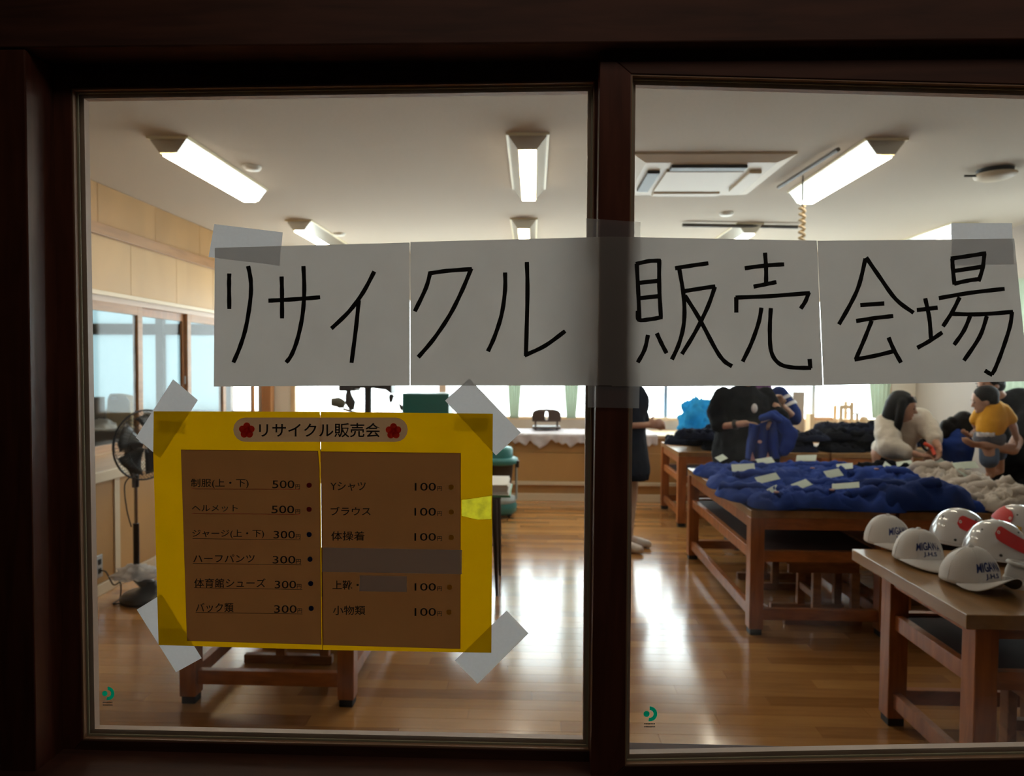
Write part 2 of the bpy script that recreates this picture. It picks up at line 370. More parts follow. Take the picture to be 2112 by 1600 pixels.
CH = [
 (s1, za, [[(127,297),(126,350),(127,473)], [(220,260),(233,330),(232,420),(210,560),(180,660),(147,738)]]),
 (s1, za, [[(320,432),(450,425),(577,415)], [(386,312),(388,400),(388,520)], [(494,260),(498,380),(490,500),(465,620),(435,700),(408,738)]]),
 (s1, za, [[(845,287),(790,390),(720,485),(632,570)], [(768,430),(755,560),(732,740)]]),
 (s2, za, [[(1122,292),(1100,370),(1045,485)], [(1112,298),(1200,285),(1328,275)], [(1325,272),(1280,380),(1220,500),(1140,620),(1062,712)]]),
 (s2, za, [[(1492,292),(1492,380),(1475,500),(1440,610),(1407,683)], [(1600,240),(1603,400),(1595,706)], [(1588,703),(1690,655),(1790,582)]]),
 (s3, zb_, [[(262,240),(270,380),(275,510)], [(258,242),(320,228),(378,226)], [(370,222),(370,350),(378,500)], [(270,332),(365,322)], [(275,405),(370,395)], [(268,465),(272,508),(330,505),(385,495)], [(316,580),(300,650),(267,712)], [(358,572),(380,620),(405,668)]]),
 (s3, zb_, [[(445,262),(520,250),(605,238)], [(465,262),(487,400),(488,520),(465,620),(430,698)], [(485,372),(560,360),(638,348)], [(636,350),(600,450),(540,570),(478,672)], [(492,392),(560,500),(640,650),(680,705),(718,730)]]),
 (s3, zb_, [[(875,187),(880,260),(880,335)], [(778,262),(870,250),(967,243)], [(820,350),(880,338),(930,328)], [(738,474),(738,400)], [(734,402),(900,395),(1090,380)], [(1085,376),(1068,420),(1045,455)], [(858,450),(845,520),(810,620),(768,708)], [(903,452),(898,560),(905,660),(940,715),(1000,735),(1096,738)], [(1092,740),(1088,695)]]),
 (s4, zb_, [[(1355,215),(1325,340),(1285,430),(1228,530)], [(1358,210),(1420,300),(1500,410),(1585,475)], [(1330,438),(1445,430)], [(1310,514),(1400,500),(1488,490)], [(1385,512),(1350,600),(1308,698)], [(1302,698),(1400,680),(1490,658)], [(1465,592),(1490,650),(1525,713)]]),
 (s4, zb_, [[(1600,462),(1700,450)], [(1640,405),(1660,500),(1668,600)], [(1602,642),(1660,610),(1722,568)], [(1770,215),(1772,260),(1780,340)], [(1762,216),(1850,203),(1932,190)], [(1923,190),(1915,260),(1895,325)], [(1778,275),(1910,255)], [(1778,336),(1840,322),(1900,313)], [(1705,405),(1850,380),(2020,360)], [(1805,400),(1770,470),(1725,540)], [(1770,480),(1900,482),(2060,470)], [(1855,490),(1825,560),(1778,628)], [(1935,490),(1900,590),(1825,703)], [(2055,470),(2045,540),(2010,650),(1975,740),(1958,768)], [(1962,772),(1940,760),(1925,750)]]),
]
for s_, fn, strokes in CH:
    mb = MB()
    for k, st in enumerate(strokes): ribbon(mb, [fn(*p) for p in st], 8.7, .0020 + .00006 * k)
    mb.build('lettering', 'ink', s_)
def tape(pts, parent, dy=.0007, m='cloth_tape', n=1, label=None):
    if n == 1:
        return MB().poly([PY(x, y, surfY(x) - dy) for x, y in pts]).build('tape', m, parent, label=label)
    return sheet(pts[0], pts[1], pts[2], pts[3], dy, 'tape', m, parent, n, label=label)
tape([(442, 462), (583, 479), (577, 548), (430, 530)], ban)
tape([(1962, 460), (2087, 460), (2091, 545), (1962, 548)], ban)
tape([(1209, 450), (1321, 458), (1321, 560), (1209, 548)], ban, m='soft_tape', n=14)
tape([(1213, 766), (1320, 766), (1318, 842), (1212, 840)], ban, m='soft_tape', n=14)
# ================================================================ YELLOW PRICE LIST
pos = thing('price_poster', PY(660, 1340, YG1 - .005), 'yellow price list poster with two brown printed columns, taped inside four white tape strips', 'poster')
def flat(pts, dy, name, m, parent, **k):
    return MB().poly([PY(x, y, YG1 - .0035 - dy) for x, y in pts]).build(name, m, parent, **k)
def z4(x, y): return (280 + x / 2.5756, 780 + y / 2.5756)
from mathutils.geometry import tessellate_polygon
pill = []
for (cx, a0) in ((841 - 25, -90), (481 + 25, 90)):
    for k in range(9):
        a = R(a0 + 180 * k / 8); pill.append((cx + 25 * math.cos(a), 886 + 25 * math.sin(a)))
PLL = [(373, 927), (656, 929.5), (659, 960), (663.2, 1329.5), (385.5, 1321.5)]
PLR = [(661.6, 930.6), (950.5, 934), (949.7, 1338), (666, 1330)]
def card(outer, holes):
    """yellow card with windows where the white prints are mounted"""
    loops = [[Vector((x, y, 0)) for x, y in outer]] + [[Vector((x, y, 0)) for x, y in h] for h in holes]
    flatv = [v for l in loops for v in l]
    tr = tessellate_polygon(loops)
    return MB().add([PY(v.x, v.y, YG1 - .0035 - .0012) for v in flatv], [tuple(t) for t in tr]).build('card', 'yellow_card', pos)
def shr(P, k=.8):
    cx = sum(p[0] for p in P) / len(P); cy = sum(p[1] for p in P) / len(P)
    return [(x + (k if x < cx else -k), y + (k if y < cy else -k)) for x, y in P]
lh = [(659.4, 861)] + [(x + .5, y) for x, y in sorted([p for p in pill if p[0] < 660], key=lambda p: p[1])] + [(659.4, 911)]
rh = [(662.8, 861)] + [(x, y) for x, y in pill[:9]] + [(662.8, 911)]
rh = rh[::-1]
yl = card([(317, 848), (660, 849), (664.6, 1339.5), (500, 1335), (327, 1330), (316, 930)], [lh, [(374, 928), (655, 930.5), (658, 960), (662.4, 1328.5), (386.5, 1320.5)]])
yr = card([(661.2, 849), (1016.5, 853), (1013.5, 1346), (666, 1340)], [rh, [(663.2, 931.6), (949.5, 935), (948.7, 1337), (667.6, 1329)], [(952.5, 1031), (975, 1028), (1013.6, 1022), (1013.4, 1070), (985, 1071), (952.5, 1063)]])  # last hole lets daylight into the painted light spot
pl = flat([(373, 927), (656, 929.5), (659, 960), (663.2, 1329.5), (385.5, 1321.5)], .0018, 'price_column', 'print_panel', pos)
pr = flat([(661.6, 930.6), (950.5, 934), (949.7, 1338), (666, 1330)], .0018, 'price_column', 'print_panel', pos)
title = flat(pill, .0018, 'title_strip', 'title_strip', pos)
flat([(666, 1129), (953, 1134), (952.5, 1184), (664.5, 1179)], .0026, 'cover_strip', 'cover_strip', pos, label='plain grey strip pasted over one row')
flat([(742, 1186.5), (839, 1188), (839, 1220.5), (741, 1219)], .0026, 'cover_strip', 'cover_strip', pos, label='small plain grey strip pasted over a word')
flat([(950, 1030), (975, 1027), (1014.5, 1021), (1014, 1071), (985, 1072), (952, 1064)], .0016, 'light_spot', 'light_spot_yellow', pos, label='spot of light on the right margin, painted as a yellow-green strip')  # light spot on the card, painted as a brighter translucent piece
for pts in ([(357, 782), (408, 825), (331, 945), (280, 902)], [(918, 826), (968, 780), (1074, 892), (1023, 939)],
            [(282, 1257), (334, 1225), (416, 1357), (363, 1386)], [(1045, 1259), (1090, 1306), (985, 1410), (938, 1362)],
            [(326, 866), (384, 872), (382, 895), (325, 890)], [(938, 862), (1008, 862), (1006, 890), (937, 888)],
            [(328, 1294), (386, 1298), (385, 1331), (328, 1327)]):
    tape(pts, pos, .0006, 'cloth_tape' if abs(pts[0][1] - pts[1][1]) > 10 else 'soft_tape')
def put_text(body, x0, y0, x1, y1, parent, m='ink', slope=0, bold=0.01, dy=.0023, zf=z4, name='lettering'):
    vs, fs = text_mesh(body, bold)
    ax, bx = min(v.x for v in vs), max(v.x for v in vs); ay, by = min(v.y for v in vs), max(v.y for v in vs)
    out = []
    for v in vs:
        X = lerp(x0, x1, (v.x - ax) / (bx - ax)); Y = lerp(y1, y0, (v.y - ay) / (by - ay)) + slope * (X - x0)
        out.append(PY(*zf(X, Y), YG1 - .0035 - dy))
    return MB().add(out, fs).build(name, m, parent)
def dot(x, y, r, parent, m, zf=z4, dy=.0023, name='dot'):
    MB().poly([PY(*zf(x + r * math.cos(2 * math.pi * k / 16), y + r * math.sin(2 * math.pi * k / 16)), YG1 - .0035 - dy) for k in range(16)]).build(name, m, parent)
put_text('リサイクル販売会', 655, 237, 1300, 314, title, bold=.012)
for cx, cy in ((590, 277), (1369, 281)):
    mb = MB()
    for k in range(5):
        a = R(-90 + 72 * k); px, py = cx + 24 * math.cos(a), cy + 24 * math.sin(a)
        mb.poly([PY(*z4(px + 19 * math.cos(2 * math.pi * j / 14), py + 19 * math.sin(2 * math.pi * j / 14)), YG1 - .0035 - .0022 - .00003 * k) for j in range(14)])
    mb.poly([PY(*z4(cx + 16 * math.cos(2 * math.pi * j / 14), cy + 16 * math.sin(2 * math.pi * j / 14)), YG1 - .0035 - .0024) for j in range(14)])
    fl = mb.build('plum_blossom', 'flower_red', title)
ROWS = [
 ('制服(上・下)', (293, 533, 600, 584), '500', (725, 542, 843, 584), (848, 563, 872, 587), (293, 587, 873, 590), 'ink_red', (921, 568), 'ink_red'),
 ('ヘルメット', (298, 672, 542, 708), '500', (721, 676, 842, 717), (848, 695, 873, 719), (300, 718, 875, 723), 'ink_red', (921, 696), 'ink_red'),
 ('ジャージ(上・下)', (300, 803, 682, 850), '300', (732, 810, 846, 851), (850, 828, 875, 852), (302, 851, 878, 858), 'ink', (921, 830), 'ink_blue'),
 ('ハーフパンツ', (305, 935, 632, 978), '300', (727, 943, 848, 984), (852, 960, 877, 985), (303, 983, 880, 991), 'ink', (926, 961), 'ink_blue'),
 ('体育館シューズ', (310, 1062, 690, 1112), '300', (738, 1075, 852, 1116), (856, 1092, 880, 1117), (310, 1112, 885, 1122), 'ink', (929, 1090), 'ink_blue'),
 ('バック類', (318, 1192, 520, 1243), '300', (735, 1205, 855, 1246), (859, 1222, 883, 1247), (318, 1243, 886, 1252), 'ink', (932, 1222), 'ink_blue')]
for nm, b1, pc, b2, b3, ul, um, d, dm in ROWS:
    put_text(nm, *b1, pl); put_text(pc, *b2, pl, bold=.004); put_text('円', *b3, pl, bold=.012)
    MB().poly([PY(*z4(x, y), YG1 - .0035 - .0022) for x, y in ((ul[0], ul[1] - 1.2), (ul[2], ul[3] - 1.2), (ul[2], ul[3] + 1.2), (ul[0], ul[1] + 1.2))]).build('underline', um, pl)
    dot(*d, 14, pl, dm)
for nm, b1, b2, b3, d in [('Yシャツ', (1033, 550, 1222, 598), (1482, 555, 1595, 597), (1602, 573, 1626, 598), (1676, 578)),
    ('ブラウス', (1035, 682, 1248, 728), (1480, 688, 1595, 730), (1602, 706, 1626, 731), (1676, 710)),
    ('体操着', (1038, 812, 1215, 862), (1480, 822, 1595, 863), (1602, 839, 1626, 864), (1676, 845)),
    ('上靴・', (1045, 1073, 1185, 1122), (1481, 1088, 1595, 1128), (1602, 1105, 1626, 1130), (1667, 1109)),
    ('小物類', (1047, 1207, 1220, 1257), (1481, 1220, 1595, 1262), (1602, 1238, 1626, 1263), (1664, 1242))]:
    put_text(nm, *b1, pr); put_text('100', *b2, pr, bold=.004); put_text('円', *b3, pr, bold=.012); dot(*d, 14, pr, 'ink_gold')
# ================================================================ GREEN GLASS STICKERS
def sticker(cx, cy, s, Y, label):
    t = thing('glass_sticker', PY(cx, cy + 20 * s, Y), label, 'sticker')
    dk = MB().poly([PY(cx - 6.5 * s + 6.2 * s * math.cos(2 * math.pi * k / 18), cy + 6.2 * s * math.sin(2 * math.pi * k / 18), Y - .0003) for k in range(18)]); dk.build('mark', 'logo_green', t)
    vs = []
    for k in range(17):
        a = R(-90 + 190 * k / 16)
        for r in (15.5, 8):
            vs.append(PY(cx + r * s * math.cos(a), cy + r * s * math.sin(a), Y - .0003))
    MB().add(vs, [(2 * i, 2 * i + 1, 2 * i + 3, 2 * i + 2) for i in range(16)]).build('mark', 'logo_green', t)
    mb = MB()
    for j, n in enumerate((7, 8)):
        for k in range(n):
            x = cx - 11 * s + 23 * s * k / n; y = cy + (19 + 6 * j) * s
            mb.poly([PY(x, y, Y - .0003), PY(x + 2 * s, y, Y - .0003), PY(x + 2 * s, y + 2.6 * s, Y - .0003), PY(x, y + 2.6 * s, Y - .0003)])
    mb.build('small_print', 'logo_grey', t)
sticker(222, 1430, .9, YG1 - .0025, 'round green maker mark stuck on the bottom left corner of the left pane')
sticker(1340, 1472, 1.0, YG2 - .0025, 'round green maker mark stuck low on the right pane beside the stile')
# ================================================================ ROOM SHELL
MB().box(-3.4, 4.75, 1.11, 1.2, zt, 2.96).build('wall_front_inner', 'white_paint', label='inner face of the wall above the sliding windows', cat='wall', **ST)
# floor: narrow strips; the near ones are single planks, the rest one joined layer on a sub-floor
def floor_mat():
    m = mat('floor_strip', (.5, .3, .13), .2); nt = m.node_tree; b = nt.nodes['Principled BSDF']; N = nt.nodes.new; L = nt.links.new
    g = N('ShaderNodeNewGeometry'); sp = N('ShaderNodeSeparateXYZ'); L(g.outputs['Position'], sp.inputs[0])
    def mth(op, a, bb=None, c=None):
        n = N('ShaderNodeMath'); n.operation = op
        for i, v in enumerate((a, bb, c)):
            if v is None: continue
            if isinstance(v, (int, float)): n.inputs[i].default_value = v
            else: L(v, n.inputs[i])
        return n.outputs[0]
    row = mth('FLOOR', mth('DIVIDE', sp.outputs['Y'], .09)); off = mth('MULTIPLY', mth('FRACT', mth('MULTIPLY', row, .3713)), 1.1)
    col = mth('FLOOR', mth('DIVIDE', mth('ADD', sp.outputs['X'], off), 1.1))
    cb = N('ShaderNodeCombineXYZ'); L(row, cb.inputs[0]); L(col, cb.inputs[1])
    wn = N('ShaderNodeTexWhiteNoise'); wn.noise_dimensions = '2D'; L(cb.outputs[0], wn.inputs['Vector'])
    mp = N('ShaderNodeMapping'); mp.inputs['Scale'].default_value = (1.2, 14, 1); L(g.outputs['Position'], mp.inputs[0])
    ns = N('ShaderNodeTexNoise'); ns.inputs['Scale'].default_value = 3; ns.inputs['Detail'].default_value = 8; L(mp.outputs[0], ns.inputs['Vector'])
    f = mth('ADD', mth('MULTIPLY', wn.outputs['Value'], .55), mth('MULTIPLY', ns.outputs['Fac'], .45))
    cr = N('ShaderNodeValToRGB'); e = cr.color_ramp.elements; e[0].position = .12; e[0].color = (.25, .105, .030, 1); e[1].position = .85; e[1].color = (.56, .285, .095, 1)
    L(f, cr.inputs[0]); L(cr.outputs[0], b.inputs['Base Color'])
    n3 = N('ShaderNodeTexNoise'); n3.inputs['Scale'].default_value = 2.5; n3.inputs['Detail'].default_value = 3; L(g.outputs['Position'], n3.inputs['Vector'])
    mr = N('ShaderNodeMapRange'); mr.inputs[3].default_value = .12; mr.inputs[4].default_value = .24; L(n3.outputs['Fac'], mr.inputs[0]); L(mr.outputs[0], b.inputs['Roughness'])
    bp = N('ShaderNodeBump'); bp.inputs['Strength'].default_value = .04; bp.inputs['Distance'].default_value = .003; L(ns.outputs['Fac'], bp.inputs['Height']); L(bp.outputs[0], b.inputs['Normal'])
    b.inputs['Specular IOR Level'].default_value = .6; b.inputs['Coat Weight'].default_value = .4; b.inputs['Coat Roughness'].default_value = .12
floor_mat()
mat('floor_joint', (.05, .025, .012), .7)
fl = MB().box(-9.0, 4.85, 1.05, 8.9, -.1, -.006).build('floor', 'floor_joint', label='glossy honey-brown strip wood floor of the craft room', cat='floor', **ST)
far = MB()
for r_ in range(12, 97):
    y0 = r_ * .09; off = ((r_ * .3713) % 1) * 1.1
    c = math.floor((-3.4 + off) / 1.1)
    while c * 1.1 - off < 4.75:
        x0 = max(c * 1.1 - off, -3.4); x1 = min((c + 1) * 1.1 - off, 4.75); c += 1
        if x1 - x0 < .01: continue
        near = 24 <= r_ <= 46 and x1 > -.78 * y0 and x0 < .76 * y0
        far.box(x0 + .0003, x1 - .0003, y0 + .0002, y0 + .0898, -.012, 0) if not near else \
            MB().box(x0 + .0006, x1 - .0006, y0 + .0006, y0 + .0894, -.012, 0).build('plank', 'floor_strip', fl)
far.build('planks', 'floor_strip', fl, kind='stuff')
MB().box(-9, 4.85, 1.1, 8.9, ZC, ZC + .1).build('ceiling', 'ceiling_board', label='cream ceiling of the craft room', cat='ceiling', **ST)
# ---- left wall: counter with cupboards, strip of sliding windows, panels above
def yl_(px): return -XL * F / (1100 - px)
wl = thing('wall_left', (XL, 5, 0), 'plywood panelled left wall with a strip of sliding windows', 'wall', **ST)
MB().box(XL - .12, XL - .012, 1.1, YF, 0, .78).box(XL - .12, XL - .012, 1.1, YF, 2.10, ZC).build('wall_core', 'white_paint', wl)
y = 1.2; k = 0
while y < YF:
    y1 = min(y + .82, YF); box('panel', 'wall_ply', XL - .012, XL, y + .003, y1 - .003, 2.62, ZC - .004, wl); y = y1
y = 1.05 + .1
y = 5.29 - 5 * .745 - .3
while y < YF:
    y1 = min(y + .745, YF)
    if y1 > 1.15: box('panel', 'wall_ply_pale', XL - .012, XL, max(y, 1.12) + .003, y1 - .003, 2.12, 2.56, wl)
    y = y1
box('picture_rail', 'rail_wood', XL, XL + .035, 1.2, YF, 2.55, 2.64, wl, .003)
box('head_trim', 'cream_trim', XL - .05, XL + .03, 1.2, YF, 2.085, 2.12, wl, .003)
# sliding sashes
w1 = thing('window_1', (XL, 5.5, .78), 'row of wooden sliding sashes in the left wall looking into the next room', 'window', **ST)
box('window_head', 'pink_sash', XL - .09, XL, 1.2, YF - .1, 2.04, 2.085, w1)
box('window_sill', 'sill_wood', XL - .1, XL + .0, 1.2, YF - .1, .78, .84, w1)
ed = [1.9, 2.88, 3.86, 4.84, 5.88, 6.70, 7.50, 8.38]
for i in range(7):
    a, b_ = ed[i], ed[i + 1]; dx = -.03 if i % 2 else -.065
    s_ = MB().box(XL + dx, XL + dx + .03, a - .02, a + .05, .84, 2.04); s_.box(XL + dx, XL + dx + .03, b_ - .05, b_ + .02, .84, 2.04)
    s_.box(XL + dx, XL + dx + .03, a + .05, b_ - .05, 1.965, 2.04); s_.box(XL + dx, XL + dx + .03, a + .05, b_ - .05, .84, .90)
    fr = s_.build('sash', 'post_wood' if i % 2 == 0 else 'rail_wood', w1, .002)
    box('pane', 'thin_glass', XL + dx + .012, XL + dx + .016, a + .05, b_ - .05, .90, 1.965, fr)
    if i in (4, 5): box('sash_lock', 'alu', XL + dx + .03, XL + dx + .045, b_ - .035, b_ - .015, 1.35, 1.43, fr, .003)
box('corner_post', 'post_wood', XL - .02, XL + .10, YF - .14, YF - .02, .8, 2.6, wl, .003)
# counter with cupboards
cb = thing('base_cabinet', (-3.1, 5, 0), 'low plywood cupboard run with cream counter edge along the left wall', 'cabinet', **ST)
box('counter', 'sill_wood', XL, -2.87, 1.25, YF - .75, .80, .83, cb, .002)
box('counter_edge', 'cream_trim', -2.87, -2.84, 1.25, YF - .75, .765, .835, cb, .004)
box('carcass', 'wall_ply', XL, -2.90, 1.3, YF - .8, .0, .80, cb)
box('plinth', 'cream_trim', -2.90, -2.875, 1.3, YF - .8, 0, .075, cb, .003)
for y in (2.2, 3.2, 3.75, 4.66, 5.6, 6.5, 7.4): box('divider', 'cream_trim', -2.90, -2.875, y - .03, y + .03, .075, .765, cb, .002)
prev = 1.35
for y in (2.2, 3.2, 3.75, 4.66, 5.6, 6.5, 7.4, 7.9):
    d_ = box('panel', 'wall_ply', -2.90, -2.885, prev + .034, y - .034, .08, .76, cb, .002)
    if y in (4.66,): box('handle', 'alu', -2.885, -2.87, 4.02, 4.05, .52, .62, d_, .004)
    prev = y
out = thing('wall_outlet', PX(203, 1168, -2.88), 'grey metal wall socket on the left cupboard beside the fan', 'outlet')
oc = out.location
MB().box(-2.885, -2.872, oc.y - .035, oc.y + .035, oc.z - .075, oc.z + .075).build('plate', 'alu', out, .003)
for dz in (-.03, .03): box('socket', 'rubber_black', -2.873, -2.868, oc.y - .015, oc.y + .015, oc.z + dz - .018, oc.z + dz + .018, out, .002)
# ---- next room behind the left windows
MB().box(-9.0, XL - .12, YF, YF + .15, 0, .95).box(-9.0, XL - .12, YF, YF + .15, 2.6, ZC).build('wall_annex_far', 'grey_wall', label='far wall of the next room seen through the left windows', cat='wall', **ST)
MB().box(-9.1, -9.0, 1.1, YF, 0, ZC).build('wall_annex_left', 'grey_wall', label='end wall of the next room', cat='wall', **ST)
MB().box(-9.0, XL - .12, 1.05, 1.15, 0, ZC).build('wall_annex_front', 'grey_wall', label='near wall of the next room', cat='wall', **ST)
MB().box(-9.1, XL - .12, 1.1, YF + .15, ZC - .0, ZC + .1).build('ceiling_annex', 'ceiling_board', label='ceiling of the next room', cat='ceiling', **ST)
w2 = thing('window_2', (-5.6, YF, .95), 'pale blue frosted window with dark brown bars in the next room', 'window', **ST)
box('transom', 'sash_brown', -7.6, XL - .12, YF - .02, YF + .06, PY(300, 690, YF).z, PY(300, 668, YF).z, w2)
for px, wd in ((332, .10), (130, .1), (-60, .1), (470, .1)):
    x = PY(px, 800, YF).x; box('mullion', 'sash_brown', x - wd / 2, x + wd / 2, YF - .03, YF + .06, .95, 2.6, w2)
xs = [-9.0] + [PY(px, 800, YF).x for px in (-60, 130, 332, 470)] 
for a, b_ in zip(xs, xs[1:]):
    box('pane', 'blue_frost', a, b_, YF + .03, YF + .036, .95, 2.6, w2)
# ---- far wall
wf = MB().box(XL - .12, XR + .12, YF, YF + .2, 0, .90).box(XL - .12, XR + .12, YF, YF + .2, 2.42, ZC)
xa, xb = PY(600, 800, YF).x, PY(1838, 800, YF).x
wf.box(XL - .12, xa, YF, YF + .2, .90, 2.42).box(xb, XR + .12, YF, YF + .2, .90, 2.42)
wf.build('wall_far', 'white_paint', label='far wall with a long band of bright windows above low cupboards', cat='wall', **ST)
w3 = thing('window_3', ((xa + xb) / 2, YF, .90), 'long band of bright frosted windows across the far wall', 'window', **ST)
box('window_sill', 'craft_wood', xa, xb, YF - .06, YF + .1, .88, .915, w3, .003)
box('window_head', 'cream_trim', xa, xb, YF, YF + .1, 2.37, 2.42, w3)
ms = [PY(px, 800, YF).x for px in (912, 1374, 1680)]
for i, x in enumerate(ms):
    wd = .09 if i == 0 else .045; box('mullion', 'pink_sash' if i == 0 else 'alu', x - wd / 2, x + wd / 2, YF + .02, YF + .09, .915, 2.37, w3)
for x, m in ((xa + .03, 'craft_wood'), (xb - .03, 'rail_wood')): box('mullion', m, x - .03, x + .03, YF - .01, YF + .09, .915, 2.37, w3)
for a, b_ in zip([xa] + ms, ms + [xb]): box('pane', 'window_glass', a, b_, YF + .05, YF + .056, .915, 2.37, w3)
# ---- right wall
yw0, yw1 = 5.5, PX(2052, 700, XR).y
wr = MB().box(XR, XR + .2, 1.1, YF, 0, 1.04).box(XR, XR + .2, 1.1, YF, 2.42, ZC).box(XR, XR + .2, 1.1, yw0, 1.04, 2.42).box(XR, XR + .2, yw1, YF, 1.04, 2.42)
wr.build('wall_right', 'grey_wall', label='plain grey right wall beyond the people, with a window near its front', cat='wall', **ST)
w4 = thing('window_4', (XR, 6.3, 1.04), 'bright window in the right wall behind a green curtain', 'window', **ST)
box('window_sill', 'cream_trim', XR - .06, XR + .1, yw0, yw1, 1.0, 1.04, w4, .003)
for y in (yw0 + .02, yw1 - .02): box('mullion', 'alu', XR + .03, XR + .08, y - .02, y + .02, 1.04, 2.42, w4)
box('pane', 'window_glass', XR + .05, XR + .056, yw0, yw1, 1.04, 2.42, w4)
# ================================================================ CEILING FITTINGS
mat('fixture_white', (.78, .76, .68), .35)
mat('fixture_mirror', (.62, .60, .54), .22, metal=.85)
mat('fixture_edge', (.85, .78, .55), .4)
def fixture(xc, y0, L=1.27):
    t = thing('ceiling_light', (xc, y0, ZC), 'x', 'ceiling light')
    w2_, w1_, h = .12, .055, .10
    y1 = y0 + L
    # wing shaped reflector: wide at the ceiling, narrow below
    mb = MB(); A = [(-w2_, ZC - .012), (-w1_, ZC - h), (w1_, ZC - h), (w2_, ZC - .012)]
    vs = [(xc + x, y0 - .0, z) for x, z in A] + [(xc + x, y1, z) for x, z in A]
    mb.add(vs, [(0, 1, 5, 4), (2, 3, 7, 6), (0, 3, 2, 1), (4, 5, 6, 7)]); mb.build('reflector', 'fixture_mirror', t)
    MB().box(xc - w2_ - .012, xc + w2_ + .012, y0 - .01, y1 + .01, ZC - .014, ZC).build('base_plate', 'fixture_edge', t)
    MB().box(xc - w1_ + .004, xc + w1_ - .004, y0 + .03, y1 - .03, ZC - h - .012, ZC - h + .004).build('diffuser', 'tube_light', t, .004)
    return t
def ceilX(px, py, Z=ZC - .1): return PZ(px, py, Z)
for (px, py, lab) in ((352, 318, 'long bright ceiling light at the left, nearest row'), (1088, 312, 'long bright ceiling light above the banner, nearest row at centre'), (1822, 322, 'long bright ceiling light at the right beside the hanging cord'),
                      (618, 476, 'second row ceiling light at the left, partly behind the banner'), (1080, 473, 'second row ceiling light at centre just above the banner'), (1545, 482, 'second row ceiling light under the dark ceiling rail'), (1985, 482, 'second row ceiling light at the right behind the white tape')):
    p = ceilX(px, py); f_ = fixture(p.x, p.y - .03); f_['label'] = lab
for (px, py, lab) in ((520, 346, 'small round white ceiling cap beside the left light'), (700, 483, 'small round white ceiling cap just above the banner at left'), (1498, 441, 'small round white ceiling cap below the air conditioner')):
    p = PZ(px, py, ZC - .01)
    t = MB().lathe((p.x, p.y, ZC), [(.001, -.028), (.05, -.026), (.062, -.012), (.065, 0)], 24).build('smoke_detector', 'fixture_white', label=lab, cat='ceiling fitting')
# air conditioner cassette
p0 = PZ(1290, 398, ZC); p1 = PZ(1608, 312, ZC)
ac = thing('air_conditioner', ((p0.x + p1.x) / 2, (p0.y + p1.y) / 2, ZC), 'square cream ceiling air conditioner cassette with dark louvres', 'air conditioner')
ya, yb_ = PZ(1450, 398, ZC).y, PZ(1450, 314, ZC).y
ya, yb_ = min(ya, yb_), max(ya, yb_); cx = (PZ(1290, 350, ZC).x + PZ(1600, 350, ZC).x) / 2; hw = .5; yc = (ya + yb_) / 2
mat('ac_cream', (.62, .52, .38), .5)
hw = (yb_ - ya) / 2
MB().add([(cx + sx * hw, yc + sy * hw, ZC) for sx, sy in ((-1, -1), (1, -1), (1, 1), (-1, 1))] + [(cx + sx * hw, yc + sy * hw, ZC - .012) for sx, sy in ((-1, -1), (1, -1), (1, 1), (-1, 1))] + [(cx + sx * hw * .82, yc + sy * hw * .82, ZC - .04) for sx, sy in ((-1, -1), (1, -1), (1, 1), (-1, 1))],
         [(0, 1, 5, 4), (1, 2, 6, 5), (2, 3, 7, 6), (3, 0, 4, 7), (4, 5, 9, 8), (5, 6, 10, 9), (6, 7, 11, 10), (7, 4, 8, 11), (8, 9, 10, 11)]).build('panel', 'ac_cream', ac)
box('grille', 'ac_cream', cx - hw * .5, cx + hw * .5, yc - hw * .5, yc + hw * .5, ZC - .055, ZC - .038, ac, .004)
for sx, sy in ((0, -1), (0, 1), (-1, 0), (1, 0)):
    a, b_ = (hw * .48, hw * .08) if sx == 0 else (hw * .08, hw * .48)
    x, y = cx + sx * hw * .66, yc + sy * hw * .66
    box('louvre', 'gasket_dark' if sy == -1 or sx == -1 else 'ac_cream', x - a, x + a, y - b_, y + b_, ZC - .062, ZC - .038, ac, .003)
# ceiling rails, cord reel bracket, cord
mat('rail_dark', (.10, .09, .08), .5)
a = PZ(1408, 464, ZC - .03); b_ = PZ(1645, 468, ZC - .03)
MB().tube([a, b_], .018, 8).build('ceiling_rail', 'rail_dark', label='dark ceiling rail running crosswise above the banner', cat='rail')
a = PZ(1606, 386, ZC - .03); b_ = PZ(1729, 308, ZC - .03)
MB().tube([a, b_], .014, 8).build('ceiling_rail', 'rail_dark', label='thin dark ceiling rail beside the right ceiling light', cat='rail')
cr = thing('hanging_cord', PZ(1656, 365, ZC), 'beige coiled power cord hanging from the ceiling beside the right light', 'cord')
c0 = PZ(1656, 362, ZC)
MB().tube([c0, (c0.x, c0.y, ZC - .22)], .006, 6).build('cord', 'rail_dark', cr)
mat('cord_beige', (.62, .50, .33), .6)
pts = []
for i in range(240):
    t = i / 239; a_ = t * 2 * math.pi * 22; pts.append((c0.x + .018 * math.cos(a_), c0.y + .018 * math.sin(a_), ZC - .22 - t * .95))
MB().tube(pts, .011, 6).build('coil', 'cord_beige', cr)
MB().lathe((c0.x, c0.y, ZC - 1.30), [(.001, 0), (.035, .005), (.04, .09), (.02, .13), (.001, .135)], 16).build('plug_block', 'cord_beige', cr)
p = PZ(2052, 358, ZC - .03)
br = thing('ceiling_bracket', (p.x, p.y, ZC), 'round dark projector bracket on the ceiling at the right', 'bracket')
MB().lathe((p.x, p.y, ZC), [(.001, -.075), (.09, -.07), (.13, -.05), (.135, -.035), (.001, -.034)], 24).build('cover', 'ac_cream', br)
MB().lathe((p.x, p.y, ZC), [(.001, -.036), (.11, -.035), (.115, 0)], 24).build('mount', 'rubber_black', br)
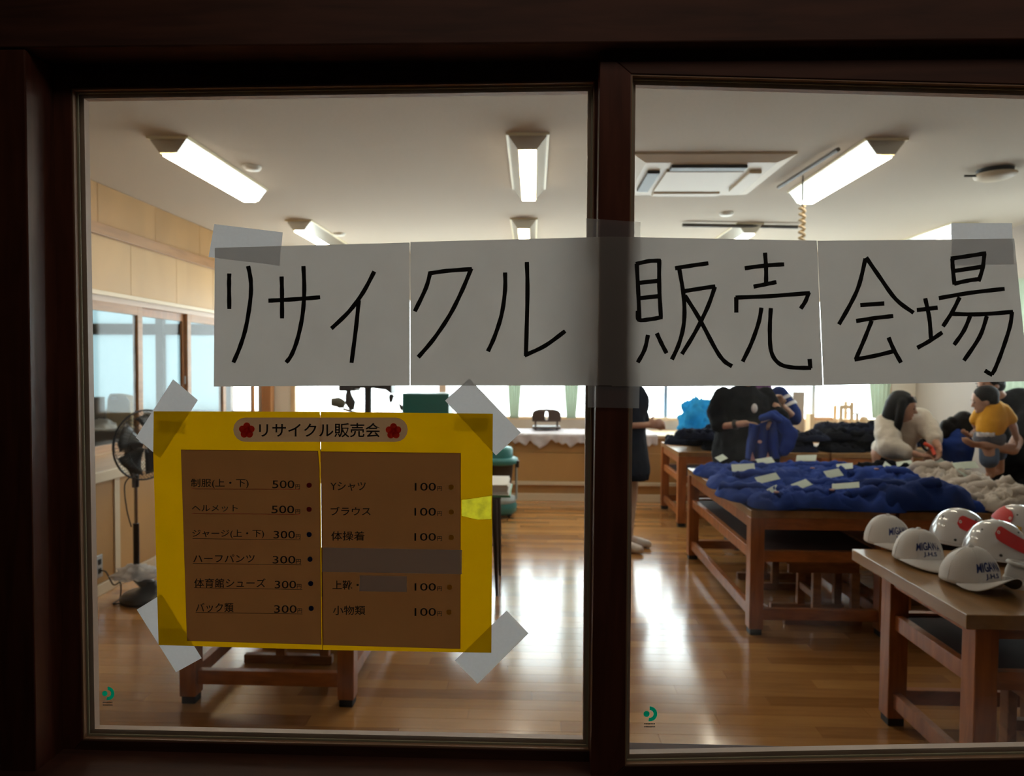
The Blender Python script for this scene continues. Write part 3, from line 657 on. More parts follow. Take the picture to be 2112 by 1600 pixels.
MB().tube([(p.x - .12, p.y, ZC - .045), (p.x - .2, p.y + .02, ZC - .04)], .008, 6).build('arm', 'rubber_black', br)
# curtains tied back
def curtain(px, ztop, wd, label, far=True, zb=None, Xw=None, pyb=862):
    if far: c = PY(px, 840, YF - .05); ax = Vector((1, 0, 0)); nrm = Vector((0, -1, 0)); z0 = PY(px, pyb, YF - .05).z
    else: c = PX(px, 800, XR - .06); ax = Vector((0, 1, 0)); nrm = Vector((-1, 0, 0)); z0 = PX(px, pyb, XR - .06).z
    mb = MB(); nu, nv = 28, 16; vs = []
    for j in range(nv + 1):
        t = j / nv; z = lerp(z0, ztop, t)
        wz = wd * (.55 + .45 * math.sin(min(1, t * 1.6) * math.pi * .5) - .25 * math.exp(-((t - .5) / .1) ** 2))
        for i in range(nu + 1):
            u = i / nu - .5
            vs.append(Vector((c.x, c.y, z)) + ax * (u * wz) + nrm * (.03 + .022 * math.sin(u * 34) * (1 - .3 * t)))
    mb.add(vs, [(j * (nu + 1) + i, j * (nu + 1) + i + 1, (j + 1) * (nu + 1) + i + 1, (j + 1) * (nu + 1) + i) for j in range(nv) for i in range(nu)], True)
    mb.build('curtain', 'curtain_green', label=label, cat='curtain', group='pale green curtains at the windows')
curtain(1061, 2.4, .20, 'narrow pale green curtain left of the two behind the white tape, above the chair')
curtain(1178, 2.4, .22, 'narrow pale green curtain right of the dark chair back')
curtain(1216, 2.4, .12, 'sliver of pale green curtain against the dark stile')
curtain(1812, 2.4, .34, 'pale green gathered curtain left of the grey wall, beside the woman in cream')
curtain(2090, 2.42, .62, 'pale green gathered curtain at the right edge behind the man in black', far=False, pyb=862)
curtain(2150, 2.42, .3, 'second pale green curtain cut by the right edge of view', far=False, pyb=866)
# ================================================================ WORK TABLES AND STOOLS
def work_table(x0, x1, y0, y1, h, label, leg=.08, inset=.0, top_t=.045, shelf=.49, low=.15, group='wooden craft room work tables', capm=True):
    t = thing('work_table', ((x0 + x1) / 2, (y0 + y1) / 2, 0), label, 'table', group)
    box('tabletop', 'table_top', x0, x1, y0, y1, h - top_t, h, t, .003)
    lx0, lx1, ly0, ly1 = x0 + inset, x1 - inset, y0 + inset, y1 - inset
    for x in (lx0, lx1 - leg):
        for y in (ly0, ly1 - leg):
            l = box('leg', 'table_wood', x, x + leg, y, y + leg, .035, h - top_t, t, .004)
            box('foot_cap', 'rubber_black', x + .006, x + leg - .006, y + .006, y + leg - .006, 0, .036, l, .004)
    a = .07
    for y in (ly0 + .012, ly1 - .042): box('apron', 'table_rail', lx0 + leg, lx1 - leg, y, y + .03, h - top_t - a, h - top_t, t, .002)
    for x in (lx0 + .012, lx1 - .042): box('apron', 'table_wood', x, x + .03, ly0 + leg, ly1 - leg, h - top_t - a, h - top_t, t, .002)
    for z in (shelf, low):
        for y in (ly0 + .02, ly1 - .055): box('stretcher', 'table_rail', lx0 + leg, lx1 - leg, y, y + .035, z - .065, z, t, .003)
        for x in (lx0 + .02, lx1 - .055): box('stretcher', 'table_wood', x, x + .035, ly0 + leg, ly1 - leg, z - .065, z, t, .003)
    box('shelf', 'dark_shelf', lx0 + .05, lx1 - .05, ly0 + .05, ly1 - .05, shelf - .03, shelf - .012, t)
    return t
H = .73
work_table(1.26, 2.08, 3.98, 5.62, H, 'long wooden work table heaped with blue jackets, in the middle of the room')
work_table(2.10, 3.02, 3.98, 5.62, H, 'wooden work table carrying the heap of cream shirts, right of the blue jackets')
work_table(1.453, 3.25, 2.32, 3.15, H, 'nearest wooden work table, carrying white caps and helmets', inset=.09, top_t=.05)
work_table(1.41, 2.85, 6.68, 7.6, H, 'back wooden table under the left heap of black uniforms')
work_table(2.87, 4.0, 6.68, 7.6, H, 'back wooden table under the right heap of black uniforms, behind the woman in cream')
work_table(-1.60, -.80, 3.04, 4.7, H, 'wooden work table mostly hidden behind the yellow price list, black feet showing below', leg=.075)
def stool(x, y, rz, label, grp='wooden stools stored under the tables'):
    t = thing('wooden_stool', (0, 0, 0), label, 'stool', grp)
    w_, d_, h_ = .46, .30, .40
    box('seat', 'stool_wood', -w_ / 2, w_ / 2, -d_ / 2, d_ / 2, h_ - .028, h_, t, .004)
    for s in (-1, 1):
        yy = s * (d_ / 2 - .03)
        box('foot_rail', 'stool_wood', -w_ / 2, w_ / 2, yy - .02, yy + .02, 0, .045, t, .004)
        box('top_rail', 'stool_wood', -w_ / 2 + .02, w_ / 2 - .02, yy - .015, yy + .015, h_ - .085, h_ - .028, t, .003)
        for sx in (-.04, .19):
            box('post', 'stool_wood', sx - .024, sx + .024, yy - .018, yy + .018, .045, h_ - .085, t, .003)
    box('stretcher', 'stool_wood', -.055, -.025, -d_ / 2 + .05, d_ / 2 - .05, .15, .19, t)
    t.location = (x, y, 0); t.rotation_euler = (0, 0, rz)
    return t
st0 = stool(1.76, 4.30, 0, 'wooden stool stored under the front end of the blue jacket table')
def more_stool(x, y, rz, label):
    c = copy_tree(st0); c.location = (x, y, 0); c.rotation_euler = (0, 0, rz); c['label'] = label; return c
more_stool(1.74, 4.95, 0, 'wooden stool further back under the blue jacket table')
more_stool(1.98, 2.74, R(90), 'wooden stool lying under the cap table at the right edge')
more_stool(-1.26, 3.62, 0, 'wooden stool under the left table, seen below the yellow price list')
more_stool(2.55, 4.45, 0, 'wooden stool under the table of cream shirts')
# ================================================================ STAND FAN
mat('fan_black', (.012, .012, .014), .28, spec=.6)
mat('fan_grey', (.10, .10, .11), .35)
mat('fan_chrome', (.45, .45, .45), .22, metal=1)
fb = PZ(256, 1262, .02)
bx, by = PZ(258, 1258, .03).x, 4.42
fan = thing('standing_fan', (bx, by, 0), 'black standing fan with wire guard by the left cupboards, partly behind the price list', 'fan')
MB().lathe((bx, by, 0), [(.16, 0), (.185, .008), (.185, .03), (.17, .045), (.10, .06), (.055, .09), (.03, .12)], 32).build('base', 'fan_black', fan)
pxp = PY(281, 1100, by).x; px0 = pxp
MB().tube([(bx + .02, by, .06), (pxp - .01, by, .16), (pxp, by, .22)], [.05, .035, .022], 14).build('neck', 'fan_grey', fan)
zt_ = PY(281, 985, by).z
MB().tube([(pxp, by, .15), (pxp, by, .50)], .019, 14).build('lower_pole', 'fan_black', fan)
MB().tube([(pxp, by, .50), (pxp + .0, by, .82)], .011, 12).build('upper_pole', 'fan_chrome', fan)
MB().tube([(pxp, by, .74), (pxp, by, .80), (pxp + .002, by, zt_ + .02)], [.02, .022, .018], 12).build('height_collar', 'fan_black', fan)
MB().box(pxp - .012, pxp + .012, by - .026, by - .016, .62 + .12, .98).build('control_strip', 'fan_grey', fan, .004)
hz_ = PY(290, 915, by).z
pts = [(pxp, by, zt_), (pxp - .03, by, zt_ + .06), (pxp - .05, by, hz_ - .07), (pxp - .045, by, hz_ - .02)]
MB().tube(pts, [.02, .022, .022, .02], 12).build('tilt_arm', 'fan_black', fan)
dirn = Vector((.82, -.35, .0)).normalized(); side = Vector((-dirn.y, dirn.x, 0)); upv = Vector((0, 0, 1))
hub = Vector((pxp - .02, by, hz_))
MB().tube([hub - dirn * .09, hub - dirn * .07, hub - dirn * .0, hub + dirn * .05], [.03, .055, .06, .045], 18).build('motor', 'fan_black', fan)
gc = hub + dirn * .13; GR = .225
g = MB()
def ringpts(c, r, n=40): return [c + side * (r * math.cos(2 * math.pi * k / n)) + upv * (r * math.sin(2 * math.pi * k / n)) for k in range(n + 1)]
g.tube(ringpts(gc, GR), .006, 6, cap=False)
for off, r in ((-.065, .17), (-.08, .09), (.065, .17), (.075, .06)): g.tube(ringpts(gc + dirn * off, r, 28), .0022, 4, cap=False)
for k in range(60):
    a = 2 * math.pi * k / 60; rad = side * math.cos(a) + upv * math.sin(a)
    g.tube([gc + rad * .05 - dirn * .08, gc + rad * .12 - dirn * .085, gc + rad * .19 - dirn * .055, gc + rad * GR, gc + rad * .19 + dirn * .055, gc + rad * .12 + dirn * .078, gc + rad * .05 + dirn * .08], .0014, 4)
g.build('guard', 'fan_black', fan)
MB().lathe((0, 0, 0), [(.001, 0), (.045, .004), (.05, .012), (.001, .013)], 20)
bl = MB()
for k in range(5):
    a0 = 2 * math.pi * k / 5; vs = []
    for i in range(6):
        r = .03 + .165 * i / 5
        for j in range(5):
            a = a0 + (j / 4 - .5) * (.5 + .55 * i / 5) + .25 * i / 5
            vs.append(gc + (side * math.cos(a) + upv * math.sin(a)) * r + dirn * (.03 * (j / 4 - .5)))
    bl.add(vs, [(i * 5 + j, i * 5 + j + 1, (i + 1) * 5 + j + 1, (i + 1) * 5 + j) for i in range(5) for j in range(4)], True)
mat('blade_smoke', (.06, .065, .07), .25)
b_ = bl.build('blades', 'blade_smoke', fan); sd = b_.modifiers.new('solid', 'SOLIDIFY'); sd.thickness = .002
MB().tube([gc + dirn * .078, gc + dirn * .088], [.05, .045], 20).build('badge', 'fan_grey', fan)
# cord from the fan base to the wall socket
cc = [Vector((bx - .05, by - .1, .02)), Vector((bx - .18, by - .12, .006)), Vector((bx - .2, by - .02, .008)), Vector((-2.72, oc.y - .02, .10)), Vector((-2.78, oc.y, oc.z - .12)), Vector((-2.83, oc.y, oc.z - .035)), Vector((-2.872, oc.y, oc.z - .03))]
def spline(P, n=8):
    P = [Vector(p) for p in P]; Q = []
    for i in range(len(P) - 1):
        a, b, c, d = P[max(i - 1, 0)], P[i], P[i + 1], P[min(i + 2, len(P) - 1)]
        for s in range(n):
            t = s / n; Q.append(.5 * ((2 * b) + (c - a) * t + (2 * a - 5 * b + 4 * c - d) * t * t + (3 * b - a - 3 * c + d) * t ** 3))
    return Q + [P[-1]]
MB().tube(spline(cc), .0045, 6).build('power_cord', 'rubber_black', fan)
MB().tube(spline([(pxp, by - .02, .83), (pxp - .06, by - .02, .76), (pxp - .05, by - .02, .6), (pxp - .02, by - .02, .48)]), .004, 6).build('loose_cord', 'rubber_black', fan)
# crumpled plastic bag on the base
def lump(name, c, r, m, seed, amp=.25, freq=3, n=40, mm=26, flat=.0, **k):
    mb = MB(); mb.ell((0, 0, 0), (1, 1, 1), n, mm)
    so = Vector((seed * 7.3, seed * 3.1, seed * 1.7))
    for i, v in enumerate(mb.v):
        f = noise.fractal(v * freq + so, 1.0, 2.0, 4)
        rr = 1 + amp * f + amp * .5 * abs(noise.noise(v * freq * 2.1 + so))
        v = v * rr
        z = v.z
        if z < -flat: z = -flat + (z + flat) * .12
        mb.v[i] = Vector((v.x * r[0], v.y * r[1], z * r[2]))
    z0 = min(v.z for v in mb.v)
    for i, v in enumerate(mb.v): mb.v[i] = v + Vector((c[0], c[1], c[2] - z0))
    return mb.build(name, m, **k)
lump('plastic_bag', (pxp + .02, by - .03, .155), (.13, .11, .06), 'thin_plastic', 5, .4, 3.5, label='crumpled clear plastic bag resting on the fan base', cat='bag')
wb_ = PZ(306, 1160, 0)
mat('white_plastic', (.72, .72, .73), .35)
wb0 = thing('storage_box', (-2.43, 4.98, .0), 'low white box on the floor behind the fan', 'box')
MB().prism([(-2.60, 4.85, .0), (-2.18, 4.85, .0), (-2.15, 4.85, .10), (-2.63, 4.85, .10)], (0, .28, 0)).build('tub', 'white_plastic', wb0, .01)
box('lid', 'white_plastic', -2.65, -2.13, 4.83, 5.15, .10, .125, wb0, .008)
# ================================================================ MACHINES AND BENCH BEHIND THE PRICE LIST
work_table(-2.25, -.55, 5.75, 6.45, .84, 'heavy wooden machine bench hidden behind the yellow price list', shelf=.4)
mat('machine_black', (.03, .025, .025), .4)
mat('machine_olive', (.12, .12, .08), .4)
mat('machine_teal', (.005, .12, .105), .35)
mat('chrome', (.5, .5, .5), .25, metal=1)
Yd = 6.1
def dx(px): return PY(px, 820, Yd).x
def dz(py): return PY(760, py, Yd).z
dp = thing('drill_press', (dx(758), Yd, .84), 'black bench drill press standing between the banner and the price list', 'drill press')
box('base', 'machine_black', dx(758) - .15, dx(758) + .15, Yd - .2, Yd + .16, .84, .88, dp, .008)
MB().tube([(dx(757), Yd + .04, .88), (dx(757), Yd + .04, dz(792))], .032, 20).build('column', 'machine_black', dp)
hd = MB().prism([(dx(704), Yd - .1, dz(806)), (dx(738), Yd - .1, dz(806)), (dx(738), Yd - .1, dz(800)), (dx(775), Yd - .1, dz(800)), (dx(800), Yd - .1, dz(803)), (dx(812), Yd - .1, dz(812)), (dx(812), Yd - .1, dz(760)), (dx(704), Yd - .1, dz(765))], (0, .2, 0)).build('head', 'machine_black', dp, .012)
box('belt_cover', 'machine_olive', dx(700), dx(815), Yd - .11, Yd + .14, dz(765), dz(740), dp, .02)
MB().tube([(dx(808), Yd - .02, dz(812)), (dx(808), Yd - .02, dz(818)), (dx(807), Yd - .02, dz(826)), (dx(807), Yd - .02, dz(831))], [.018, .024, .016, .004], 14).build('chuck', 'machine_black', dp)
MB().tube([(dx(722), Yd - .05, dz(806)), (dx(722), Yd - .05, dz(815)), (dx(726), Yd - .05, dz(830)), (dx(729), Yd - .05, dz(845))], [.02, .03, .045, .02], 14).build('motor', 'machine_black', dp)
MB().tube([(dx(688), Yd - .05, dz(829)), (dx(700), Yd - .05, dz(829)), (dx(706), Yd - .05, dz(832)), (dx(714), Yd - .05, dz(834))], [.035, .045, .045, .03], 16).build('hand_wheel', 'machine_olive', dp)
MB().tube([(dx(714), Yd - .1, dz(842)), (dx(726), Yd - .1, dz(846)), (dx(740), Yd - .1, dz(850))], .012, 8).build('feed_lever', 'chrome', dp)
MB().tube(spline([(dx(738), Yd, dz(795)), (dx(742), Yd, dz(820)), (dx(736), Yd, dz(848))]), .003, 5).build('cable', 'machine_black', dp)
box('work_plate', 'machine_black', dx(725), dx(800), Yd - .14, Yd + .0, 1.0, 1.03, dp, .006)
MB().tube([(dx(828), Yd, dz(842)), (dx(812), Yd, dz(815))], .004, 6).build('lamp_arm', 'machine_black', dp)
MB().tube([(dx(824), Yd, dz(832)), (dx(829), Yd, dz(842)), (dx(833), Yd, dz(843))], [.008, .02, .016], 10).build('lamp_head', 'machine_black', dp)
pp = thing('paper_stack', (dx(800), Yd - .1, dz(851)), 'low stack of pale sheets beside the drill press, under the black lamp', 'paper')
for k in range(3): box('sheet', 'white_paint', dx(778 - k), dx(838 + k), Yd - .24, Yd - .02, dz(852) + .006 * k, dz(852) + .006 * k + .005, pp)
cbx = thing('carton', (dx(805), Yd - .1, .84), 'plain carton on the bench carrying the sheets', 'box')
MB().box(dx(780), dx(836), Yd - .23, Yd - .03, .84, dz(852)).build('body', 'craft_wood', cbx, .003)
box('tape_strip', 'cream_trim', dx(802), dx(812), Yd - .232, Yd - .028, .85, dz(852) + .0008, cbx)
tb = thing('tool_cabinet', (dx(882), Yd, .84), 'teal green metal box standing on the bench below the banner', 'box')
box('body', 'machine_teal', dx(836), dx(930), Yd - .15, Yd + .2, .84, dz(809), tb, .006)
box('door', 'machine_teal', dx(838), dx(928), Yd - .157, Yd - .15, .86, dz(811), tb, .004)
# thin dark metal stand with papers, green dust collector behind it
Ys = 4.6
stn = thing('metal_stand', (-.45, Ys + .2, 0), 'small stand on thin black legs at the right edge of the price list', 'stand')
xr = PY(1046, 1035, Ys).x
for x, y in ((PY(1022, 1150, Ys).x, Ys), (-.85, Ys), (PY(1022, 1150, Ys).x, Ys + .45), (-.85, Ys + .45)):
    MB().tube([(x + .01, y, .0), (x, y, .35), (x - .015, y, .66)], [.010, .018, .024], 8).build('leg', 'machine_black', stn)
box('top', 'machine_black', -.92, PY(1030, 1035, Ys).x + .01, Ys - .03, Ys + .5, .655, .675, stn, .004)
mat('board_green', (.05, .22, .07), .5)
z_ = .675
gb = thing('green_board', (-.45, Ys + .2, z_), 'green board lying on the small metal stand', 'board')
MB().box(-.9, PY(1053, 1030, Ys - .02).x, Ys - .05, Ys + .42, z_, z_ + .014).build('board', 'board_green', gb, .002)
MB().box(-.9, PY(1053, 1030, Ys - .02).x - .01, Ys - .045, Ys + .41, z_ + .014, z_ + .018).build('facing', 'white_paint', gb)
ps = thing('paper_stack', (-.4, Ys + .2, z_ + .018), 'thick stack of white paper on the green board', 'paper')
for k in range(5):
    MB().box(-.85 + .004 * (k % 3), PY(1058, 1010, Ys).x - .03 - .003 * (k * 2 % 3), Ys - .03 + .004 * (k % 2), Ys + .36, z_ + .0185 + .0125 * k, z_ + .0305 + .0125 * k).build('ream', 'white_paint', ps, .003)
Yv = 7.1
xv = PY(1030, 1000, Yv).x
vc = thing('dust_collector', (xv, Yv, 0), 'teal and black drum dust collector on casters, right of the price list', 'dust collector')
rv = .17
def vz(py): return PY(1030, py, Yv).z
mat('collector_teal', (.05, .24, .25), .4); mat('collector_grey', (.35, .42, .42), .4)
MB().lathe((xv, Yv, 0), [(rv * .9, .03), (rv * 1.05, .05), (rv * 1.08, .12), (rv * 1.0, .15)], 28).build('base', 'collector_teal', vc)
MB().lathe((xv, Yv, 0), [(rv * 1.04, .15), (rv * 1.06, .17), (rv * .95, .20), (rv * .5, .21)], 28).build('base_ring', 'collector_grey', vc)
MB().lathe((xv, Yv, 0), [(rv * .55, .21), (rv * .7, .3), (rv * .88, vz(950)), (rv * .9, vz(948))], 28).build('drum', 'machine_black', vc)
MB().lathe((xv, Yv, 0), [(rv * .95, vz(956)), (rv * 1.12, vz(954)), (rv * 1.12, vz(944)), (rv * .95, vz(942)), (rv * .2, vz(941))], 28).build('collar', 'collector_teal', vc)
MB().lathe((xv, Yv, 0), [(rv * .8, vz(942)), (rv * .82, vz(925)), (rv * .7, vz(921)), (rv * .05, vz(919))], 28).build('motor_head', 'collector_teal', vc)
MB().tube([(xv + rv * 1.05, Yv - .03, .18), (xv + rv * 1.02, Yv - .03, vz(955))], .012, 8).build('post', 'collector_grey', vc)
MB().box(xv + rv * 1.0, xv + rv * 1.2, Yv - .06, Yv, vz(962), vz(948)).build('latch', 'machine_black', vc, .006)
for a in (40, 140, 220, 320): MB().ell((xv + rv * .8 * math.cos(R(a)), Yv + rv * .8 * math.sin(R(a)), .022), (.022, .022, .022), 10, 6).build('caster', 'rubber_black', vc)
# ================================================================ FAR WALL CUPBOARDS, CLOTH, CHAIR
fc = thing('base_cabinet', (1.0, 8.2, 0), 'low plywood cupboard run under the far windows', 'cabinet', kind='structure')
box('carcass', 'wall_ply', -2.6, XR, 7.92, YF, .0, .735, fc)
box('counter', 'craft_wood', -2.6, XR, 7.88, YF, .735, .765, fc, .003)
box('plinth', 'cream_trim', -2.6, XR, 7.895, 7.92, .0, .085, fc, .003)
box('ledge', 'cream_trim', -2.6, XR, 7.88, 7.92, .185, .225, fc, .003)
x = -2.6
while x < XR - .1: box('panel', 'wall_ply', x + .004, min(x + 1.2, XR) - .004, 7.903, 7.92, .23, .555, fc, .002); box('panel', 'wall_ply', x + .004, min(x + 1.2, XR) - .004, 7.908, 7.92, .56, .73, fc, .002); x += 1.2
def cloth_drape(x0, x1, y0, y1, z, drop, label, m, seed=1):
    mb = MB(); nx, ny = 90, 16; vs = []
    for j in range(ny + 1):
        for i in range(nx + 1):
            u = i / nx; v = j / ny; xx = lerp(x0, x1, u); d = drop * (.62 + .5 * noise.noise(Vector((xx * 6, seed, 0))) + .3 * noise.noise(Vector((xx * 17, seed, 3))))
            if v < .45:   # hanging front
                t = 1 - v / .45; zz = z + .006 - t * max(.03, d); yy = y0 - .012 - .014 * math.sin(xx * 40 + noise.noise(Vector((xx * 3, 0, 1))) * 5) * t
            else:
                t = (v - .45) / .55; yy = lerp(y0, y1, t); zz = z + .008 + .018 * max(0, noise.noise(Vector((xx * 7, yy * 9, seed))))
            vs.append((xx, yy, zz))
    mb.add(vs, [(j * (nx + 1) + i, j * (nx + 1) + i + 1, (j + 1) * (nx + 1) + i + 1, (j + 1) * (nx + 1) + i) for j in range(ny) for i in range(nx)], True)
    o = mb.build('tablecloth', m, label=label, cat='tablecloth'); s_ = o.modifiers.new('s', 'SOLIDIFY'); s_.thickness = .003; s_.offset = 1
    return o
mat('cloth_lilac', (.62, .58, .62), .8, var=.15, vs=12)
cloth_drape(PY(1052, 900, 7.88).x, 1.42, 7.875, 8.55, .765, .17, 'crumpled pale lilac cloth covering the far cupboard top', 'cloth_lilac')
Yc = 8.25
chx = PY(1127, 860, Yc).x
mat('chair_brown', (.06, .035, .025), .45)
fch = thing('folding_chair', (chx, Yc, .79), 'dark brown rounded chair back standing on the cloth before the far windows', 'chair')
def cz(py): return PY(1127, py, Yc).z
prof = []
for k in range(13):
    a = R(180 - 15 * k); prof.append((chx + .17 * math.copysign(abs(math.cos(a)) ** .5, math.cos(a)), Yc, cz(866) + (cz(843) - cz(866)) * (.25 + .75 * abs(math.sin(a)) ** .6)))
prof += [(chx + .165, Yc, cz(868)), (chx - .165, Yc, cz(868))]
slot = [(chx + .018 * math.cos(2 * math.pi * k / 12), Yc, cz(856) + .055 * math.sin(2 * math.pi * k / 12)) for k in range(12)]
lo = [[Vector((p[0], p[2], 0)) for p in prof], [Vector((p[0], p[2], 0)) for p in slot][::-1]]
tr = tessellate_polygon(lo); fv = [v for l in lo for v in l]
o = MB().add([(v.x, Yc - .05 * math.cos((v.x - chx) * 6), v.y) for v in fv], [tuple(t) for t in tr]).build('backrest', 'chair_brown', fch); s_ = o.modifiers.new('s', 'SOLIDIFY'); s_.thickness = .03
for s in (-1, 1): MB().tube([(chx + s * .13, Yc, .785), (chx + s * .13, Yc, cz(860))], .012, 8).build('post', 'chair_brown', fch)
box('seat', 'chair_brown', chx - .17, chx + .17, Yc - .05, Yc + .22, .80, .83, fch, .01)
# crafts on the far cupboard at the right
YB = 8.25
def X_(px, Y=YB): return PY(px, 850, Y).x
def Z_(py, Y=YB): return PY(1700, py, Y).z
zc = .765
bd = MB().box(X_(1642), X_(1666), YB + .1, YB + .13, zc, Z_(809)).build('wooden_board', 'grey_wall', label='tall pinkish board standing against the far window', cat='board', bevel=.003)
bk = thing('wooden_crate', (X_(1690), YB, zc), 'orange wooden crate with rounded lid on the far cupboard', 'crate')
box('body', 'basket_wood', X_(1668), X_(1712), YB - .16, YB + .08, zc, Z_(872), bk, .008)
MB().tube([(X_(1668), YB - .04, Z_(872)), (X_(1712), YB - .04, Z_(872))], .075, 16).build('lid', 'basket_wood', bk)
for k in range(3): box('slat', 'craft_wood', X_(1668) - .002, X_(1712) + .002, YB - .167, YB - .16, zc + .02 + .06 * k, zc + .055 + .06 * k, bk)
MB().box(X_(1660), X_(1669), YB - .16, YB - .02, zc, Z_(852)).build('wooden_board', 'craft_wood', label='small pale board beside the orange crate', cat='board', bevel=.003)
cf = thing('wooden_rack', (X_(1738), YB, zc), 'little pale wooden chair shaped rack on the far cupboard', 'rack')
for px, py in ((1728, 836), (1750, 828)):
    for yy in (YB - .08, YB + .08): box('post', 'craft_wood', X_(px) - .018, X_(px) + .018, yy - .015, yy + .015, zc, Z_(py), cf, .003)
box('shelf', 'craft_wood', X_(1727), X_(1752), YB - .09, YB + .09, Z_(866), Z_(863), cf, .002)
box('top_bar', 'craft_wood', X_(1727), X_(1752), YB - .09, YB - .06, Z_(842), Z_(834), cf, .002)
st_ = thing('wooden_rack', (X_(1766), YB, zc), 'low pale wooden rack with a thin blue post, right of the chair shaped rack', 'rack')
for px in (1757, 1768): box('post', 'craft_wood', X_(px) - .012, X_(px) + .012, YB - .015, YB + .015, zc, Z_(852), st_, .002)
box('shelf', 'white_plastic', X_(1752), X_(1772), YB - .06, YB + .06, Z_(853), Z_(850), st_, .002)
MB().lathe((X_(1782), YB, zc), [(.045, 0), (.05, .02), (.05, .17), (.038, .21), (.001, .22)], 20).build('wooden_block', 'craft_wood', label='rounded pale wooden block beside the curtain', cat='block')
MB().ell((X_(1795), YB + .1, zc + .2), (.07, .05, .04), 16, 10).build('white_pot', 'white_plastic', label='small white oval lid by the green curtain', cat='lid') if False else None
mat('paper_green', (.45, .5, .15), .6)
rp = MB(); pts2 = []
for i in range(9):
    t = i / 8; xx = lerp(2.93, 3.5, t); zz = 1.0 + .05 * math.sin(t * 3.1) + .05 * t
    pts2 += [(xx, 7.30, zz - .04), (xx, 7.56, zz - .04)]
# ---- next room: table, bags, curtain
mat('annex_table', (.50, .45, .33), .5)
at = thing('side_table', (-5.5, 8.0, 0), 'long pale table in the next room behind the left glass', 'table')
box('tabletop', 'annex_table', -6.2, -4.95, 7.1, 8.62, .78, .81, at, .003)
for x in (-6.1, -5.05):
    for y in (7.2, 8.5): box('leg', 'sash_brown', x - .03, x + .03, y - .03, y + .03, 0, .78, at)
mat('paper_bag', (.42, .32, .20), .8, var=.1)
def A_(px, py, Y): return PY(px, py, Y)
p = A_(250, 880, 7.75)
bg = thing('paper_bag', (p.x, 7.75, .81), 'brown shopping bag with cut-out handle in the next room', 'bag')
xa_, xb_ = A_(226, 880, 7.75).x, A_(278, 880, 7.75).x; zt2 = A_(250, 812, 7.75).z
b1_ = MB(); fro = [(xa_, .81), (xb_, .81), (xb_ - .01, zt2 - .08), (xb_ - .06, zt2 - .02), (xa_ + .12, zt2), (xa_ + .05, zt2), (xa_ + .02, zt2 - .06)]
b1_.prism([(x, 7.68, z) for x, z in fro], (0, .14, 0)); b1_.build('body', 'paper_bag', bg, .006)
box('handle_slot', 'white_plastic', xa_ + .07, xa_ + .14, 7.675, 7.68, zt2 - .055, zt2 - .025, bg)
p = A_(213, 875, 7.6); lump('white_bundle', (p.x, 7.6, .81), (.14, .1, .10), 'white_plastic', 8, .2, 2.5, label='rounded white bundle beside the brown bag in the next room', cat='bundle')
p = A_(185, 885, 7.5)
box('dark_folder', 'rubber_black', p.x - .06, p.x + .02, 7.5, 7.75, .81, A_(185, 820, 7.5).z, bevel=.004, label='dark upright folder in the next room by the frame edge', cat='folder')
# shelf rack in the annex
p = A_(178, 700, 7.0)
sh = thing('shelf_rack', (-5.0, 7.2, 0), 'pale metal shelf rack in the next room at the far left', 'shelf')
for x in (-4.98, -5.6):
    for y in (6.65, 7.0): box('post', 'cream_trim', x - .012, x + .012, y - .012, y + .012, 0, 1.9, sh)
for z in (.25, 1.32, 1.88): box('shelf', 'cream_trim', -5.6, -4.98, 6.65, 7.0, z, z + .025, sh)
for k, (z, w_) in enumerate(((.275, .2), (.275, .16), (1.345, .22))):
    lb = ['brown carton low on the rack in the next room', 'second carton low on the rack in the next room', 'brown carton on the upper shelf in the next room'][k]
    cbx = thing('carton', (-5.35 + .24 * (k % 2), 6.82, z), lb, 'box')
    MB().box(-5.45 + .24 * (k % 2), -5.45 + .24 * (k % 2) + w_, 6.7, 6.92, z, z + .24).build('body', 'paper_bag', cbx, .004)
    box('tape_strip', 'cream_trim', -5.45 + .24 * (k % 2) + w_ * .4, -5.45 + .24 * (k % 2) + w_ * .6, 6.698, 6.922, z + .02, z + .2405, cbx)
mb = MB(); vs = []
xa_, xb_ = A_(150, 700, 8.6).x, A_(198, 700, 8.6).x
for j in range(13):
    t = j / 12; z = lerp(1.4, 2.955, t); wz = lerp(.35, 1, min(1, t * 1.6))
    for i in range(21):
        u = i / 20; vs.append((xa_ + (xb_ - xa_) * wz * u, 8.6 + .02 * math.sin(u * 30), z))
mb.add(vs, [(j * 21 + i, j * 21 + i + 1, (j + 1) * 21 + i + 1, (j + 1) * 21 + i) for j in range(12) for i in range(20)], True)
mat('curtain_grey', (.30, .33, .26), .9); mb.build('curtain', 'curtain_grey', label='grey green curtain in the next room at the far left', cat='curtain')
mat('apron_blue', (.02, .16, .42), .7)
p = A_(300, 840, 8.3); lump('blue_cloth', (p.x, 8.3, .81 if p.x < -4.95 else .9), (.05, .05, .12), 'apron_blue', 3, label='small blue bundle by the frosted window of the next room', cat='cloth') if False else None
